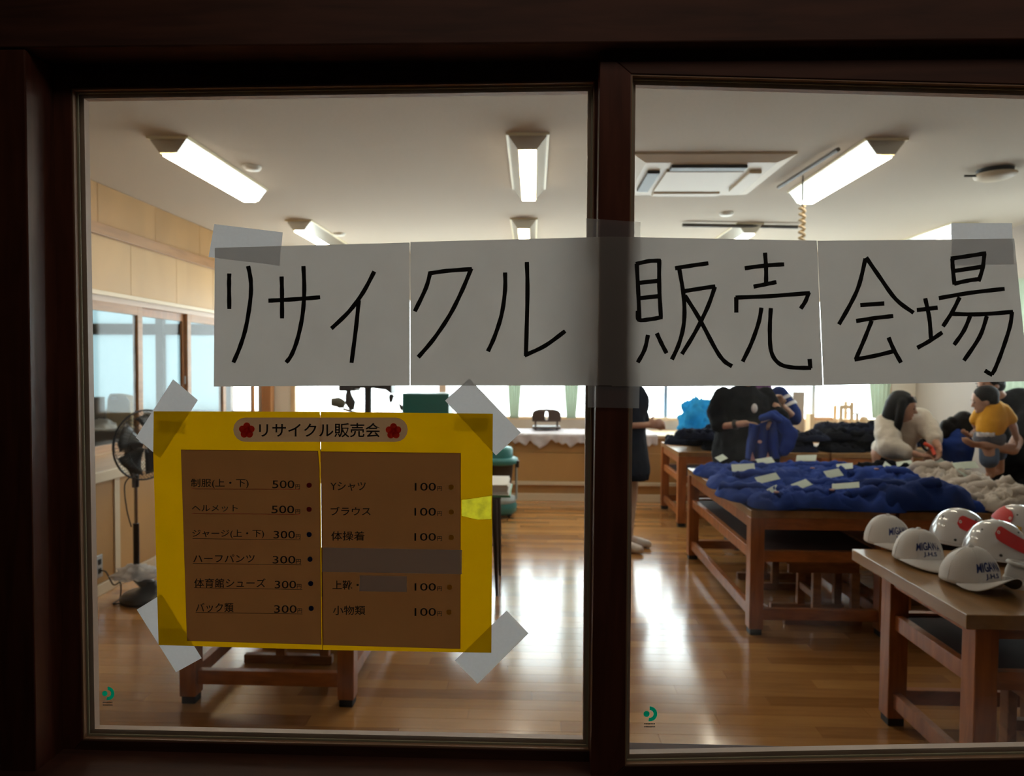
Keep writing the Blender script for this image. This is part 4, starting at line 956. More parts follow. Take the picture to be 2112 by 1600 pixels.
# ================================================================ GARMENTS
mat('jersey_blue', (.022, .056, .28), .9, spec=.15, var=.25, vs=5, bump=.3, bs=25)
mat('jersey_navy', (.014, .034, .16), .9, spec=.12, var=.25, vs=5, bump=.3, bs=25)
mat('shirt_cream', (.52, .46, .40), .85, var=.12, vs=6, bump=.3, bs=20)
mat('uniform_black', (.004, .0045, .008), .95, var=.3, vs=4, bump=.3, bs=25, spec=.08)
mat('uniform_navy', (.006, .008, .020), .95, var=.3, vs=4, bump=.3, bs=25, spec=.08)
mat('emblem_pink', (.65, .35, .32), .6); mat('lining_red', (.5, .04, .05), .6)
mat('cuff_white', (.6, .6, .62), .6)
def garment(name, seed, w_, d_, h_, m, loc, rz, label, cat, group, tagp=None, emblem=None, sleeve=True):
    """folded garment: puffy pad with fold ridges, rolled edge and a sleeve laid across it"""
    t = thing(name, (0, 0, 0), label, cat, group)
    rnd = random.Random(seed); nx, ny = 26, 20; mb = MB(); so = Vector((seed * 1.37, seed * .71, 0)); vs = []
    ang = rnd.uniform(0, 3.14); ca, sa = math.cos(ang), math.sin(ang)
    def top(u, v):
        e = max(0, 1 - abs(u) ** 5) ** .5 * max(0, 1 - abs(v) ** 5) ** .5
        q = Vector((u * 1.6, v * 1.6, 0)) + so
        ridge = 1 - abs(noise.noise(q * 1.3 + Vector((ca, sa, 1)))) * 2.2
        return h_ * e * (.55 + .45 * ridge + .22 * noise.fractal(q * 2, 1, 2, 3))
    for s in (1, 0):
        for j in range(ny + 1):
            for i in range(nx + 1):
                u = i / nx * 2 - 1; v = j / ny * 2 - 1
                wob = 1 + .13 * noise.noise(Vector((math.atan2(v, u) * 1.2, seed, 2)))
                # superellipse-ish outline
                k = (abs(u) ** 4 + abs(v) ** 4) ** .25; mxx = max(abs(u), abs(v), 1e-6); sc2 = (mxx / max(k, 1e-6)) ** 1.0
                x = u * sc2 * w_ / 2 * wob; y = v * sc2 * d_ / 2 * wob
                vs.append((x, y, max(.004, top(u, v)) if s else 0.0))
    n1 = (nx + 1) * (ny + 1); fs = []
    for j in range(ny):
        for i in range(nx):
            a = j * (nx + 1) + i; fs.append((a, a + 1, a + nx + 2, a + nx + 1)); b = a + n1; fs.append((b, b + nx + 1, b + nx + 2, b + 1))
    edge = [i for i in range(nx + 1)] + [j * (nx + 1) + nx for j in range(1, ny + 1)] + [ny * (nx + 1) + i for i in range(nx - 1, -1, -1)] + [j * (nx + 1) for j in range(ny - 1, 0, -1)]
    for k in range(len(edge)):
        a, b = edge[k], edge[(k + 1) % len(edge)]; fs.append((b, a, a + n1, b + n1))
    mb.add(vs, fs, True); mb.build('body', m, t)
    def zat(x, y): return top(max(-1, min(1, 2 * x / w_)), max(-1, min(1, 2 * y / d_)))
    if sleeve:
        a = rnd.uniform(-.5, .5); x0 = rnd.choice((-1, 1)) * w_ * .42; y0 = -d_ * .05
        P = [(x0, y0 + d_ * .25), (x0 * .7, y0 + a * .05), (x0 * .2, y0 - d_ * .1), (-x0 * .3, y0 - d_ * .22)]
        pts = spline([(x, y, zat(x, y) * .9 + .006) for x, y in P], 5)
        MB().tube(pts, [.034 + .008 * math.sin(i * 1.3 + seed) for i in range(len(pts))], 9).build('sleeve', m, t)
        MB().tube([pts[-1], pts[-1] + (pts[-1] - pts[-2]).normalized() * .03], [.032, .026], 9).build('cuff', 'jersey_navy' if 'jersey' in m else ('shirt_cream' if 'shirt' in m else m), t)
    if tagp:
        x, y, r_, L_ = tagp; z = zat(x, y) + .042
        q = Matrix.Rotation(r_, 3, 'Z'); tl = rnd.uniform(-.25, .25)
        c4 = [Vector((x, y, z)) + q @ Vector((sx * L_ / 2 * .9, sy * .026, sx * (.012 + .03 * tl) + sy * (.012 + .05 * abs(tl)))) for sx, sy in ((-1, -1), (1, -1), (1, 1), (-1, 1))]
        MB().prism(c4, (0, 0, .0015)).build('price_tag', 'tag_paper', t)
    if emblem:
        x, y = emblem; z = zat(x, y) + .03
        MB().lathe((x, y, z), [(.001, -.022), (.014, -.018), (.015, -.012), (.001, -.009)], 12).build('emblem', 'emblem_pink', t)
    t.location = loc; t.rotation_euler = (0, 0, rz)
    return t
BL = 'blue gym jackets heaped on the middle table'
def on_table(px, py, z=.77): p = PZ(px, py, z); return p
blues = [ # px, py, w, d, h, layer z, rz, label, tag, emblem, material
 (1505, 968, .50, .42, .075, 0, .2, 'folded blue jacket at the far left corner of the heap, blue sleeve folded over', (-.02, .10, .4, .10), None),
 (1545, 992, .55, .45, .08, 0, -.3, 'blue jacket on the left side of the heap with a broad pale tag', (-.04, .06, .15, .17), None),
 (1560, 1020, .46, .36, .065, 0, .15, 'blue jacket at the left table edge with a thin pale tag', (.10, .06, .05, .16), None),
 (1600, 966, .52, .40, .07, 0, .5, 'blue jacket at the back of the heap in front of the hanging blue jacket', (-.05, .06, -.3, .15), None),
 (1700, 968, .55, .42, .075, 0, -.15, 'blue jacket at the back of the heap with a long pale tag lying on it', (-.12, .05, -.35, .16), None),
 (1650, 990, .52, .42, .10, 0, .35, 'blue jacket high in the middle of the heap with a small pink emblem', None, (.12, .02)),
 (1780, 978, .55, .42, .10, 0, -.4, 'blue jacket with raised fold near the black jackets, small pale tag', (-.12, .03, .0, .12), (.08, -.08)),
 (1605, 1028, .42, .34, .075, 0, .25, 'blue jacket at the front left corner with tag and pink emblem', (-.0, .03, .5, .13), (-.08, -.10)),
 (1680, 1028, .44, .34, .085, 0, -.1, 'blue jacket at the front of the heap with a tilted pale tag', (-.06, .05, .6, .14), (.06, -.11)),
 (1745, 1010, .46, .38, .10, 0, .1, 'blue jacket in the centre front with a thin pale tag and white mark', (-.04, .08, .1, .12), None),
 (1768, 1030, .50, .32, .09, 0, -.2, 'blue jacket at the front with a broad pale tag lying flat', (-.06, .02, -.2, .16), None),
 (1870, 1018, .66, .46, .13, 0, .1, 'large dark blue jacket bulging at the front, right of the broad tag', None, None),
 (1945, 1032, .48, .24, .07, 0, -.1, 'flat blue jacket at the front right end of the heap beside the cream shirts', None, None),
 (1850, 985, .48, .36, .08, 0, .3, 'blue jacket with a long pale tag sticking up, behind the large dark blue one', (-.06, .02, .7, .16), None),
]
for i, (px, py, w_, d_, h_, dz_, rz, lab, tg, em) in enumerate(blues):
    p = on_table(px, py, H + h_ * .6)
    garment('gym_jacket', 11 + i, w_, d_, h_ * 1.15, 'jersey_blue' if i not in (11,) else 'jersey_navy', (p.x, p.y, H + .001 + .012 * (i % 3)), rz, lab, 'jacket', BL, tg, em)
# dark garments at the back right of the middle tables
for i, (px, py, lab, tg) in enumerate(((1870, 968, 'dark jacket with a pale tag under the woman in cream', (-.02, .0, -.3, .12)), (1925, 966, 'dark jacket with a pale green edged card on it, below her hands', (.02, .0, .05, .17)), (1815, 962, 'black jacket at the back edge of the middle table left of the woman in cream', None))):
    p = on_table(px, py, H + .03)
    garment('dark_jacket', 70 + i, .40, .30, .06, 'uniform_black', (p.x, p.y, H + .001), .2 * i, lab, 'jacket', 'black jackets at the back of the middle tables', tg)
CR = 'cream shirts heaped on the right middle table'
creams = [(1930, 985, .36, .30, .10), (1990, 975, .40, .32, .15), (2040, 992, .38, .30, .12), (1975, 1005, .40, .28, .10), (2030, 1012, .38, .28, .10), (2085, 1010, .38, .30, .12), (2020, 1032, .34, .24, .07), (2070, 1035, .34, .24, .08), (2108, 1030, .34, .26, .10), (2135, 1015, .34, .3, .12), (2150, 1034, .3, .22, .08)]
labs = ['cream shirt at the far left end of its heap', 'cream shirt forming the raised top of its heap', 'cream shirt under the pale green collar band', 'crumpled cream shirt in the middle of its heap with a blue tag', 'cream shirt bundle right of the pale blue tag', 'cream shirt high at the right of its heap', 'rolled cream shirt at the front edge beside the blue jackets', 'rolled cream shirt with an open fold at the front edge', 'rolled cream shirt at the front near the right edge of view', 'cream shirt at the right edge of view, upper', 'cream shirt at the right edge of view, lower']
for i, (px, py, w_, d_, h_) in enumerate(creams):
    p = on_table(px, py, H + h_ * .6)
    tg = {3: (.08, .0, 1.3, .12), 0: (-.02, .05, .5, .12), 2: (.05, .0, -.3, .16)}.get(i)
    garment('cream_shirt', 40 + i, w_, d_, h_, 'shirt_cream', (min(p.x, 2.85), p.y, H + .002 + .01 * (i % 3)), .3 * (i % 4) - .4, labs[i], 'shirt', CR, tg)
# black uniforms at the back
rb = random.Random(5)
places = []
for (x0, x1, y0, y1, n, zmax) in ((1.46, 2.2, 6.78, 7.5, 12, .16), (2.2, 2.85, 6.78, 7.5, 12, .16), (2.9, 3.9, 6.78, 7.4, 16, .16)):
    for k in range(n): places.append((rb.uniform(x0 + .15, x1 - .1), lerp(y0 + .12, y1 - .1, (k % 4) / 3 + rb.uniform(-.05, .05)), H + .002 + (k // 4) * .055))
where = {0: 'black folded school uniform heaped at the left end of the back table', 1: 'black folded school uniform heaped behind the person with the blue jacket', 2: 'black folded school uniform heaped on the right back table beside the woman in cream'}
for i, (x, y, z) in enumerate(places):
    g_ = 0 if x < 2.2 else (1 if x < 2.87 else 2)
    y = max(y, 6.85)
    garment('school_uniform', 100 + i, rb.uniform(.36, .46), rb.uniform(.28, .36), rb.uniform(.07, .10), rb.choice(('uniform_black', 'uniform_navy')), (x, y, z), rb.uniform(-.4, .4), where[g_], 'uniform', where[g_].replace('black folded school uniform', 'black uniforms'))
# blue plastic bag
mat('bag_blue', (.03, .42, .75), .25); 
sheetmat('bag_film', (.04, .36, .60), (.06, .42, .70), .5, .45, 9)
p = PY(1442, 882, 7.62)
zb0 = .765
lump('plastic_bag', (PY(1442, 850, 8.0).x, 8.08, zb0), (.20, .15, .27), 'bag_film', 12, .34, 3.0, n=56, mm=40, flat=.4, label='big sky blue plastic bag bulging on the far cupboard behind the black heap', cat='bag')
# ================================================================ CAPS, HELMETS, SHOES ON THE NEAR TABLE
mat('cap_white', (.74, .71, .69), .85, var=.05, vs=12, bump=.15, bs=250)
mat('cap_under', (.05, .055, .05), .8)
mat('cap_navy', (.015, .03, .16), .7)
def dome_pt(phi, z, Rx, Ry, h, e=2.5, off=0.0):
    """point on a cap-like dome; phi 0 faces -y"""
    k = max(0.0, 1 - (max(0, z) / h) ** e) ** (1 / e)
    return Vector(((Rx * k + off) * math.sin(phi), -(Ry * k + off) * math.cos(phi), z))
def dome(Rx, Ry, h, e=2.5, z0=0.0, nz=14, n=40, thick=True):
    mb = MB(); vs = []
    zs = [z0 + (h - z0) * (1 - math.cos(math.pi / 2 * j / nz)) if False else z0 + (h - z0) * math.sin(math.pi / 2 * j / nz) for j in range(nz + 1)]
    for z in zs:
        for i in range(n): vs.append(dome_pt(2 * math.pi * i / n, z, Rx, Ry, h, e))
    mb.add(vs, [(j * n + i, j * n + (i + 1) % n, (j + 1) * n + (i + 1) % n, (j + 1) * n + i) for j in range(nz) for i in range(n)], True)
    return mb
def on_dome_text(body, wd, ht, zc_, Rx, Ry, h, e, arc, m, parent, bold=.03, phi0=0, off=.0022):
    vs, fs = text_mesh(body, bold); ax, bx_ = min(v.x for v in vs), max(v.x for v in vs); ay, by_ = min(v.y for v in vs), max(v.y for v in vs)
    out = []
    for v in vs:
        u = ((v.x - ax) / (bx_ - ax) - .5) * wd; w_ = ((v.y - ay) / (by_ - ay) - .5) * ht + zc_ - arc * (u / wd * 2) ** 2
        out.append(dome_pt(phi0 + u / Rx, w_, Rx, Ry, h, e, off))
    return MB().add(out, fs).build('lettering', m, parent)
def cap(px, py, face, label, squash=0, s=1.0, arch=.0):
    p = PZ(px, py, H)
    t = thing('baseball_cap', (0, 0, 0), label, 'cap', 'white caps with navy lettering on the near table')
    Rx, Ry, h, e = .096 * s, .104 * s, .140 * s, 2.2
    mb = dome(Rx, Ry, h, e, .014)
    for i, v in enumerate(mb.v):     # soft dents
        mb.v[i] = v * (1 + .035 * noise.noise(v * 14 + Vector((px, 0, 0)))) if v.z > .03 else v
        if squash and v.y > 0: mb.v[i].z *= 1 - squash * min(1, v.y / Ry)
    o = mb.build('crown', 'cap_white', t); sd = o.modifiers.new('s', 'SOLIDIFY'); sd.thickness = .002
    for k in range(6):
        a = math.pi / 6 + k * math.pi / 3
        pts = [dome_pt(a, .016 + (h - .018) * math.sin(math.pi / 2 * j / 12), Rx, Ry, h, e, .0006) for j in range(13)]
        if squash: pts = [Vector((q.x, q.y, q.z * (1 - squash * min(1, max(0, q.y) / Ry)))) for q in pts]
        MB().tube(pts, .0012, 5).build('seam', 'cap_white', t)
    MB().lathe((0, 0, h - .003), [(.010, 0), (.011, .004), (.006, .009), (.001, .010)], 14).build('button', 'cap_white', t)
    # curved brim
    vs = []; na, nr = 24, 7
    for i in range(na + 1):
        s_ = i / na * 2 - 1; a = s_ * R(68)
        b0 = dome_pt(a, .034, Rx, Ry, h, e)
        L = .088 * s * (max(0, 1 - abs(s_) ** 2.2)) ** .9 + .002
        for j in range(nr + 1):
            q = j / nr
            x = b0.x * (1 + .10 * q); y = b0.y - L * q
            c_ = 1 - s_ * s_; z = .018 + .018 * c_ + arch * c_ * q - .028 * q * q * c_ * (0 if arch else 1) - (arch * 3.0) * q * s_ * s_ * c_
            vs.append((x, y, max(z, .003)))
    fs = [(i * (nr + 1) + j, i * (nr + 1) + j + 1, (i + 1) * (nr + 1) + j + 1, (i + 1) * (nr + 1) + j) for i in range(na) for j in range(nr)]
    o = MB().add(vs, fs, True).build('brim', 'cap_white', t); sd = o.modifiers.new('s', 'SOLIDIFY'); sd.thickness = .0025; sd.offset = 0
    MB().add([(x * .985, y * .992, z - .0022) for x, y, z in vs], fs, True).build('brim_lining', 'cap_under', t)
    on_dome_text('MIGAWA', .112 * s, .030 * s, .088 * s, Rx, Ry, h, e, .008, 'cap_navy', t, .026)
    on_dome_text('J.H.S', .056 * s, .021 * s, .056 * s, Rx, Ry, h, e, .001, 'cap_navy', t, .026)
    t.location = (p.x, p.y, H + .0005); t.rotation_euler = (0, 0, R(face))
    return t
cap(1830, 1124, 8, 'white lettered cap at the far left corner of the near table, furthest of three')
cap(1893, 1158, -2, 'white lettered cap in the middle of the row of three')
cap(2000, 1204, 12, 'white lettered cap with a strongly curved brim, nearest of the three', squash=.15, s=1.03, arch=.044)
mat('helmet_white', (.62, .60, .60), .12, coat=1.0)
mat('helmet_slot', (.03, .03, .03), .5)
mat('tag_red', (.62, .02, .02), .5)
mat('emblem_yellow', (.75, .45, .02), .5)
def helmet(px, py, face, label, tphi, tz, tilt, emblem=False):
    p = PZ(px, py, H)
    t = thing('safety_helmet', (0, 0, 0), label, 'helmet', 'white helmets with red tags on the near table')
    Rx, Ry, h, e = .112, .128, .172, 2.15
    o = dome(Rx, Ry, h, e, .02, 18, 56).build('shell', 'helmet_white', t); sd = o.modifiers.new('s', 'SOLIDIFY'); sd.thickness = .003
    MB().tube([dome_pt(2 * math.pi * i / 48, .020, Rx, Ry, h, e, .001) for i in range(49)], .004, 8, cap=False).build('rim', 'helmet_white', t)
    vs = []; na, nr = 22, 4
    for i in range(na + 1):
        s_ = i / na * 2 - 1; a = s_ * R(60); b0 = dome_pt(a, .034, Rx, Ry, h, e)
        L = .040 * max(0, 1 - s_ * s_) ** .7
        for j in range(nr + 1):
            q = j / nr; vs.append((b0.x * (1 + .05 * q), b0.y - L * q, .034 - .016 * q))
    o = MB().add(vs, [(i * (nr + 1) + j, i * (nr + 1) + j + 1, (i + 1) * (nr + 1) + j + 1, (i + 1) * (nr + 1) + j) for i in range(na) for j in range(nr)], True).build('visor', 'helmet_white', t)
    sd = o.modifiers.new('s', 'SOLIDIFY'); sd.thickness = .004
    for a in (-120, -60, -20, 20, 60, 120, 180):
        c = dome_pt(R(a), .135, Rx, Ry, h, e, .0); n_ = Vector((c.x, c.y, c.z - .05)).normalized()
        MB().tube([c - n_ * .001, c + n_ * .0018], .004, 8).build('vent', 'helmet_slot', t)
    for a in (-75, 75):
        c = dome_pt(R(a), .045, Rx, Ry, h, e, .0); n_ = Vector((c.x, c.y, 0)).normalized()
        MB().tube([c - n_ * .001, c + n_ * .003], .006, 10).build('rivet', 'helmet_slot', t)
    # red tag laid on the shell
    ct, st2 = math.cos(tilt), math.sin(tilt); vs = []; nx, ny = 8, 4
    outl = lambda u: 1 if u > .15 else .45 + .55 * u / .15
    for i in range(nx + 1):
        for j in range(ny + 1):
            u = i / nx; v = (j / ny - .5) * outl(u)
            x = (u - .5) * .12; y = v * .058
            X = x * ct - y * st2; Z = x * st2 + y * ct
            vs.append(dome_pt(tphi + X / Rx, tz + Z, Rx, Ry, h, e, .005 + .004 * abs(u - .3)))
    tg = MB().add(vs, [(i * (ny + 1) + j, i * (ny + 1) + j + 1, (i + 1) * (ny + 1) + j + 1, (i + 1) * (ny + 1) + j) for i in range(nx) for j in range(ny)], False).build('tag', 'tag_red', t)
    sd = tg.modifiers.new('s', 'SOLIDIFY'); sd.thickness = .0012
    X = -.050 * ct; Z = -.050 * st2; vs = []
    for k in range(15):
        a = 2 * math.pi * k / 14
        for r in (.0028, .0065): vs.append(dome_pt(tphi + (X + r * math.cos(a)) / Rx, tz + Z + r * math.sin(a), Rx, Ry, h, e, .0085))
    MB().add(vs, [(2 * i, 2 * i + 1, 2 * i + 3, 2 * i + 2) for i in range(14)]).build('eyelet', 'cap_white', tg)
    if emblem:
        MB().add([dome_pt(tphi + .75 + .16 * math.cos(a) * (1 if k % 2 else .6), .075 + .018 * math.sin(a) * (1 if k % 2 else .6), Rx, Ry, h, e, .002) for k, a in enumerate([2 * math.pi * k / 10 for k in range(10)])], [tuple(range(10))]).build('emblem', 'emblem_yellow', t)
    t.location = (p.x, p.y, H + .0005); t.rotation_euler = (0, 0, R(face))
helmet(1978, 1124, 34, 'glossy white helmet with a red tag, left of the three helmets', R(-42), .112, -.3)
helmet(2054, 1154, 48, 'glossy white helmet with a red tag on its side, nearest of the three helmets', R(-56), .112, -.5)
helmet(2098, 1114, 20, 'glossy white helmet at the back right with a red tag across its left side', R(-100), .125, R(172), True)
# pair of white sneakers
mat('sneaker_white', (.66, .64, .62), .6, bump=.2, bs=60)
mat('sneaker_inside', (.35, .35, .35), .8)
def sneaker(loc, rz, label):
    t = thing('sneaker', (0, 0, 0), label, 'shoe', 'white sneakers on the near table')
    n = 20; vs = []; S = []; L = .265
    # sections along x: heel 0 .. toe L ; (half width, top height)
    key = [(0, .014, .062), (.03, .027, .088), (.12, .031, .086), (.28, .033, .080), (.40, .038, .084), (.6, .047, .066), (.8, .049, .050), (.94, .038, .040), (1, .012, .030)]
    def kv(s_):
        for a, b in zip(key, key[1:]):
            if s_ <= b[0]:
                q = (s_ - a[0]) / (b[0] - a[0]); q = q * q * (3 - 2 * q); return lerp(a[1], b[1], q), lerp(a[2], b[2], q)
        return key[-1][1:]
    m_ = 26
    for i in range(m_ + 1):
        s_ = i / m_; w_, h_ = kv(s_)
        for k in range(n):
            a = 2 * math.pi * k / n; cy, cz_ = math.cos(a), math.sin(a)
            z = .028 + (h_ - .028) * max(0, cz_) ** .8 if cz_ > 0 else .028 + .008 * cz_
            vs.append((s_ * L, w_ * math.copysign(abs(cy) ** .75, cy), z))
    fs = [(i * n + k, i * n + (k + 1) % n, (i + 1) * n + (k + 1) % n, (i + 1) * n + k) for i in range(m_) for k in range(n)] + [tuple(range(n))[::-1], tuple(range(m_ * n, m_ * n + n))]
    MB().add(vs, fs, True).build('upper', 'sneaker_white', t)
    # chunky sole with arch notch
    so = []
    for i in range(m_ + 1):
        s_ = i / m_; w_, _ = kv(s_); w_ += .006; x = lerp(-.006, L + .006, s_)
        zb2 = .012 * math.exp(-((s_ - .42) / .07) ** 2)
        so += [(x, -w_, zb2), (x, w_, zb2), (x, w_ + .003, .018 + zb2 * .4), (x, w_ - .002, .036 + .006 * math.sin(s_ * 22)), (x, -w_ + .002, .036 + .006 * math.sin(s_ * 22)), (x, -w_ - .003, .018 + zb2 * .4)]
    fs = [(i * 6 + k, i * 6 + (k + 1) % 6, (i + 1) * 6 + (k + 1) % 6, (i + 1) * 6 + k) for i in range(m_) for k in range(6)] + [tuple(range(6))[::-1], tuple(range(m_ * 6, m_ * 6 + 6))]
    MB().add(so, fs).build('sole', 'sneaker_white', t)
    MB().tube([(.045 + .042 * math.cos(a) + .005, .026 * math.sin(a), .088 - .006 * math.cos(a)) for a in [2 * math.pi * k / 20 for k in range(21)]], .007, 8, cap=False).build('collar', 'sneaker_white', t)
    MB().ell((.05, 0, .087), (.038, .022, .006), 16, 6).build('opening', 'sneaker_inside', t)
    for k in range(6):
        x = .095 + .016 * k; z = kv(x / L)[1] + .002
        MB().tube([(x, -.020, z - .006), (x + .004, 0, z + .001), (x, .020, z - .006)], .003, 6).build('lace', 'sneaker_white', t)
    t.location = loc; t.rotation_euler = (0, 0, rz)
p = PZ(2066, 1206, H); sneaker((p.x + .01, p.y, H), R(-38), 'white sneaker heel at the right edge of the near table, closest to the caps')
sneaker((p.x + .20, p.y + .10, H), R(-34), 'white sneaker just cut by the right edge, behind its pair')
mat('note_yellow', (.72, .70, .03), .6)
p = PZ(1957, 1163, H)
MB().box(p.x - .035, p.x + .03, p.y - .03, p.y + .03, H + .0003, H + .0015).build('paper_note', 'note_yellow', label='small bright yellow note on the table between two caps', cat='note')
# ================================================================ PEOPLE
mat('skin', (.52, .29, .20), .5, var=.06, vs=20)
mat('hair_black', (.006, .005, .005), .6, bump=.6, bs=140, spec=.18)
mat('tee_black', (.006, .007, .010), .95, spec=.1, var=.2, vs=6)
mat('dress_navy', (.008, .014, .030), .95, spec=.12, var=.2, vs=6)
mat('skirt_grey', (.13, .13, .125), .85, var=.1, vs=6)
mat('tights_pale', (.60, .50, .44), .7)
mat('shoe_white', (.62, .58, .55), .6)
mat('shoe_dark', (.03, .025, .022), .5)
mat('blouse_cream', (.68, .62, .53), .8, var=.06, vs=10)
mat('tee_yellow', (.80, .38, .01), .8, var=.06, vs=8)
mat('shorts_grey', (.14, .16, .21), .85)
mat('denim_blue', (.10, .15, .25), .85)
mat('purple_top', (.18, .08, .22), .85)
mat('eye_dark', (.01, .01, .01), .2)
mat('lips', (.45, .14, .12), .5)
mat('card_white', (.75, .75, .78), .4)
mat('orange_red', (.85, .09, .04), .5)
def voxel(mb, name, m, parent, vox=.010, smooth=4, puff=0.0, dec=None):
    """one continuous skin grown around the overlapping limbs"""
    me = mb.mesh('t'); o = bpy.data.objects.new('t', me); C.objects.link(o)
    r_ = o.modifiers.new('r', 'REMESH'); r_.mode = 'VOXEL'; r_.voxel_size = vox; r_.use_smooth_shade = True
    s_ = o.modifiers.new('s', 'SMOOTH'); s_.iterations = smooth; s_.factor = .5
    if puff:
        tx = bpy.data.textures.new('folds', 'CLOUDS'); tx.noise_scale = .09; d_ = o.modifiers.new('d', 'DISPLACE'); d_.texture = tx; d_.strength = puff; d_.mid_level = .5; d_.texture_coords = 'GLOBAL'
    if dec: q = o.modifiers.new('q', 'DECIMATE'); q.ratio = dec
    dg = bpy.context.evaluated_depsgraph_get(); dg.update()
    me2 = bpy.data.meshes.new_from_object(o.evaluated_get(dg)); bpy.data.objects.remove(o); bpy.data.meshes.remove(me)
    off = root(parent).location.copy()
    me2.transform(Matrix.Translation(-off)); me2.name = name
    me2.materials.clear(); me2.materials.append(MATS[m]); me2.polygons.foreach_set('use_smooth', [True] * len(me2.polygons))
    ob = bpy.data.objects.new(name, me2); C.objects.link(ob); ob.parent = parent
    return ob
def limb(mb, pts, rs, n=14):
    pts = [Vector(p) for p in pts]
    mb.tube(pts, rs, n)
    for p, r in zip(pts, rs): mb.ell(p, (r, r, r), n, 8)
def hand(mb, wrist, d, nrm, s=1.0, curl=.6, thumb=1):
    """palm and five separate bent fingers; d points along the hand, nrm out of the palm"""
    d = d.normalized(); nrm = (nrm - nrm.dot(d) * d).normalized(); sd = d.cross(nrm) * thumb
    M3 = Matrix((sd, nrm, d)).transposed()
    mb.ell(wrist + d * .045 * s, (.040 * s, .015 * s, .050 * s), 14, 9, rot=M3)
    for k, (o_, L) in enumerate(((.028, .068), (.010, .078), (-.009, .073), (-.027, .057))):
        p = wrist + d * .078 * s + sd * o_ * s; a = .15; pts = [wrist + d * .05 * s + sd * o_ * .8 * s, p]
        for q in (.42, .32, .26):
            a += curl * .75; p = p + (d * math.cos(a) + nrm * math.sin(a)) * L * q * s; pts.append(p)
        limb(mb, pts, [.0095 * s, .009 * s, .0085 * s, .008 * s, .007 * s], 8)
    b = wrist + d * .025 * s + sd * .03 * s
    limb(mb, [b, b + (sd * .7 + d * .6 + nrm * .3).normalized() * .035 * s, b + (sd * .7 + d * .6 + nrm * .3).normalized() * .035 * s + (d * .8 + nrm * .6).normalized() * .028 * s], [.012 * s, .010 * s, .008 * s], 8)
class Fig:
    """frame of a figure: base point on the floor, yaw (0 looks along -y, towards the viewer)"""
    def __init__(s, x, y, yaw, label, z=0, scale=1.0):
        s.b = Vector((x, y, z)); s.s = scale; s.f = Vector((math.sin(yaw), -math.cos(yaw), 0)); s.r = Vector((-math.cos(yaw), -math.sin(yaw), 0))   # r: the person's own right
        s.t = thing('person', (x, y, z), label, 'person'); s.body = MB()
    def P(s, r, f, u): return s.b + (s.r * r + s.f * f + Vector((0, 0, u))) * s.s
    def head(s, c, look, k=1.0):
        """skull, jaw, nose, ears at point c, looking along 'look'"""
        look = look.normalized(); up = (Vector((0, 0, 1)) - look.z * look).normalized(); sd = look.cross(up)
        M3 = Matrix((sd, look, up)).transposed(); k *= s.s; mb = s.body
        mb.ell(c + up * .02 * k, (.074 * k, .092 * k, .098 * k), 20, 14, M3)
        mb.ell(c + look * .030 * k - up * .045 * k, (.054 * k, .058 * k, .066 * k), 16, 12, M3)
        mb.ell(c + look * .072 * k - up * .085 * k, (.022 * k, .018 * k, .016 * k), 10, 8, M3)
        limb(mb, [c + look * .086 * k + up * .008 * k, c + look * .102 * k - up * .025 * k], [.008 * k, .013 * k], 8)
        for q in (-1, 1): mb.ell(c + sd * q * .075 * k - up * .012 * k, (.009 * k, .020 * k, .030 * k), 10, 8, M3)
        for q in (-1, 1): MB().ell(c + sd * q * .030 * k + look * .083 * k + up * .002 * k, (.013 * k, .006 * k, .006 * k), 10, 6, M3).build('eye', 'eye_dark', s.t)
        for q in (-1, 1): MB().ell(c + sd * q * .031 * k + look * .086 * k + up * .024 * k, (.017 * k, .005 * k, .004 * k), 10, 6, M3).build('eyebrow', 'hair_black', s.t)
        MB().ell(c + look * .088 * k - up * .055 * k, (.022 * k, .006 * k, .007 * k), 12, 6, M3).build('mouth', 'lips', s.t)
        s.hm = (M3, look, up, sd, k)
    def legs(s, hip=.84, spread=.09, knees=((0, .0), (0, .0)), toe=.16, foot=True):
        for q, (kx, kf) in zip((-1, 1), knees):
            limb(s.body, [s.P(q * spread, 0, hip), s.P(q * (spread + kx), kf + .01, .46), s.P(q * spread, -.01, .09)], [.082 * s.s, .056 * s.s, .038 * s.s])
            limb(s.body, [s.P(q * spread, -.02, .045), s.P(q * (spread + .015), toe * .6, .032), s.P(q * (spread + .02), toe, .026)], [.040 * s.s, .036 * s.s, .026 * s.s])
    def shoes(s, m, spread=.09, toe=.16):
        for q in (-1, 1):
            mb = MB(); limb(mb, [s.P(q * spread, -.03, .05), s.P(q * (spread + .015), toe * .6, .042), s.P(q * (spread + .02), toe + .01, .036)], [.048 * s.s, .043 * s.s, .034 * s.s])
            for i, v in enumerate(mb.v): mb.v[i].z = max(v.z, s.b.z + .002)
            voxel(mb, 'shoe', m, s.t, .009, 2)
    def skin(s, vox=.0085):
        return voxel(s.body, 'body', 'skin', s.t, vox, 3)
def hair_cap(s, hc, back=0.0):
    M3, look, up, sd, k = s.hm; h = MB()
    h.ell(hc - look * .026 + up * .036, (.092, .102, .094), 20, 14, M3)
    limb(h, [hc + look * .045 + up * .078 - sd * .045, hc + look * .066 + up * .056, hc + look * .045 + up * .078 + sd * .045], [.026, .023, .026])
    for q in (-1, 1): limb(h, [hc + sd * q * .072 + up * .04 + look * .02, hc + sd * q * .078 - up * .02, hc + sd * q * .070 - look * .02 - up * .07], [.030, .026, .018])
    if back: limb(h, [hc - look * .07, hc - look * .08 - Vector((0, 0, back))], [.07, .045])
    return voxel(h, 'hair', 'hair_black', s.t, .009, 3, .006)
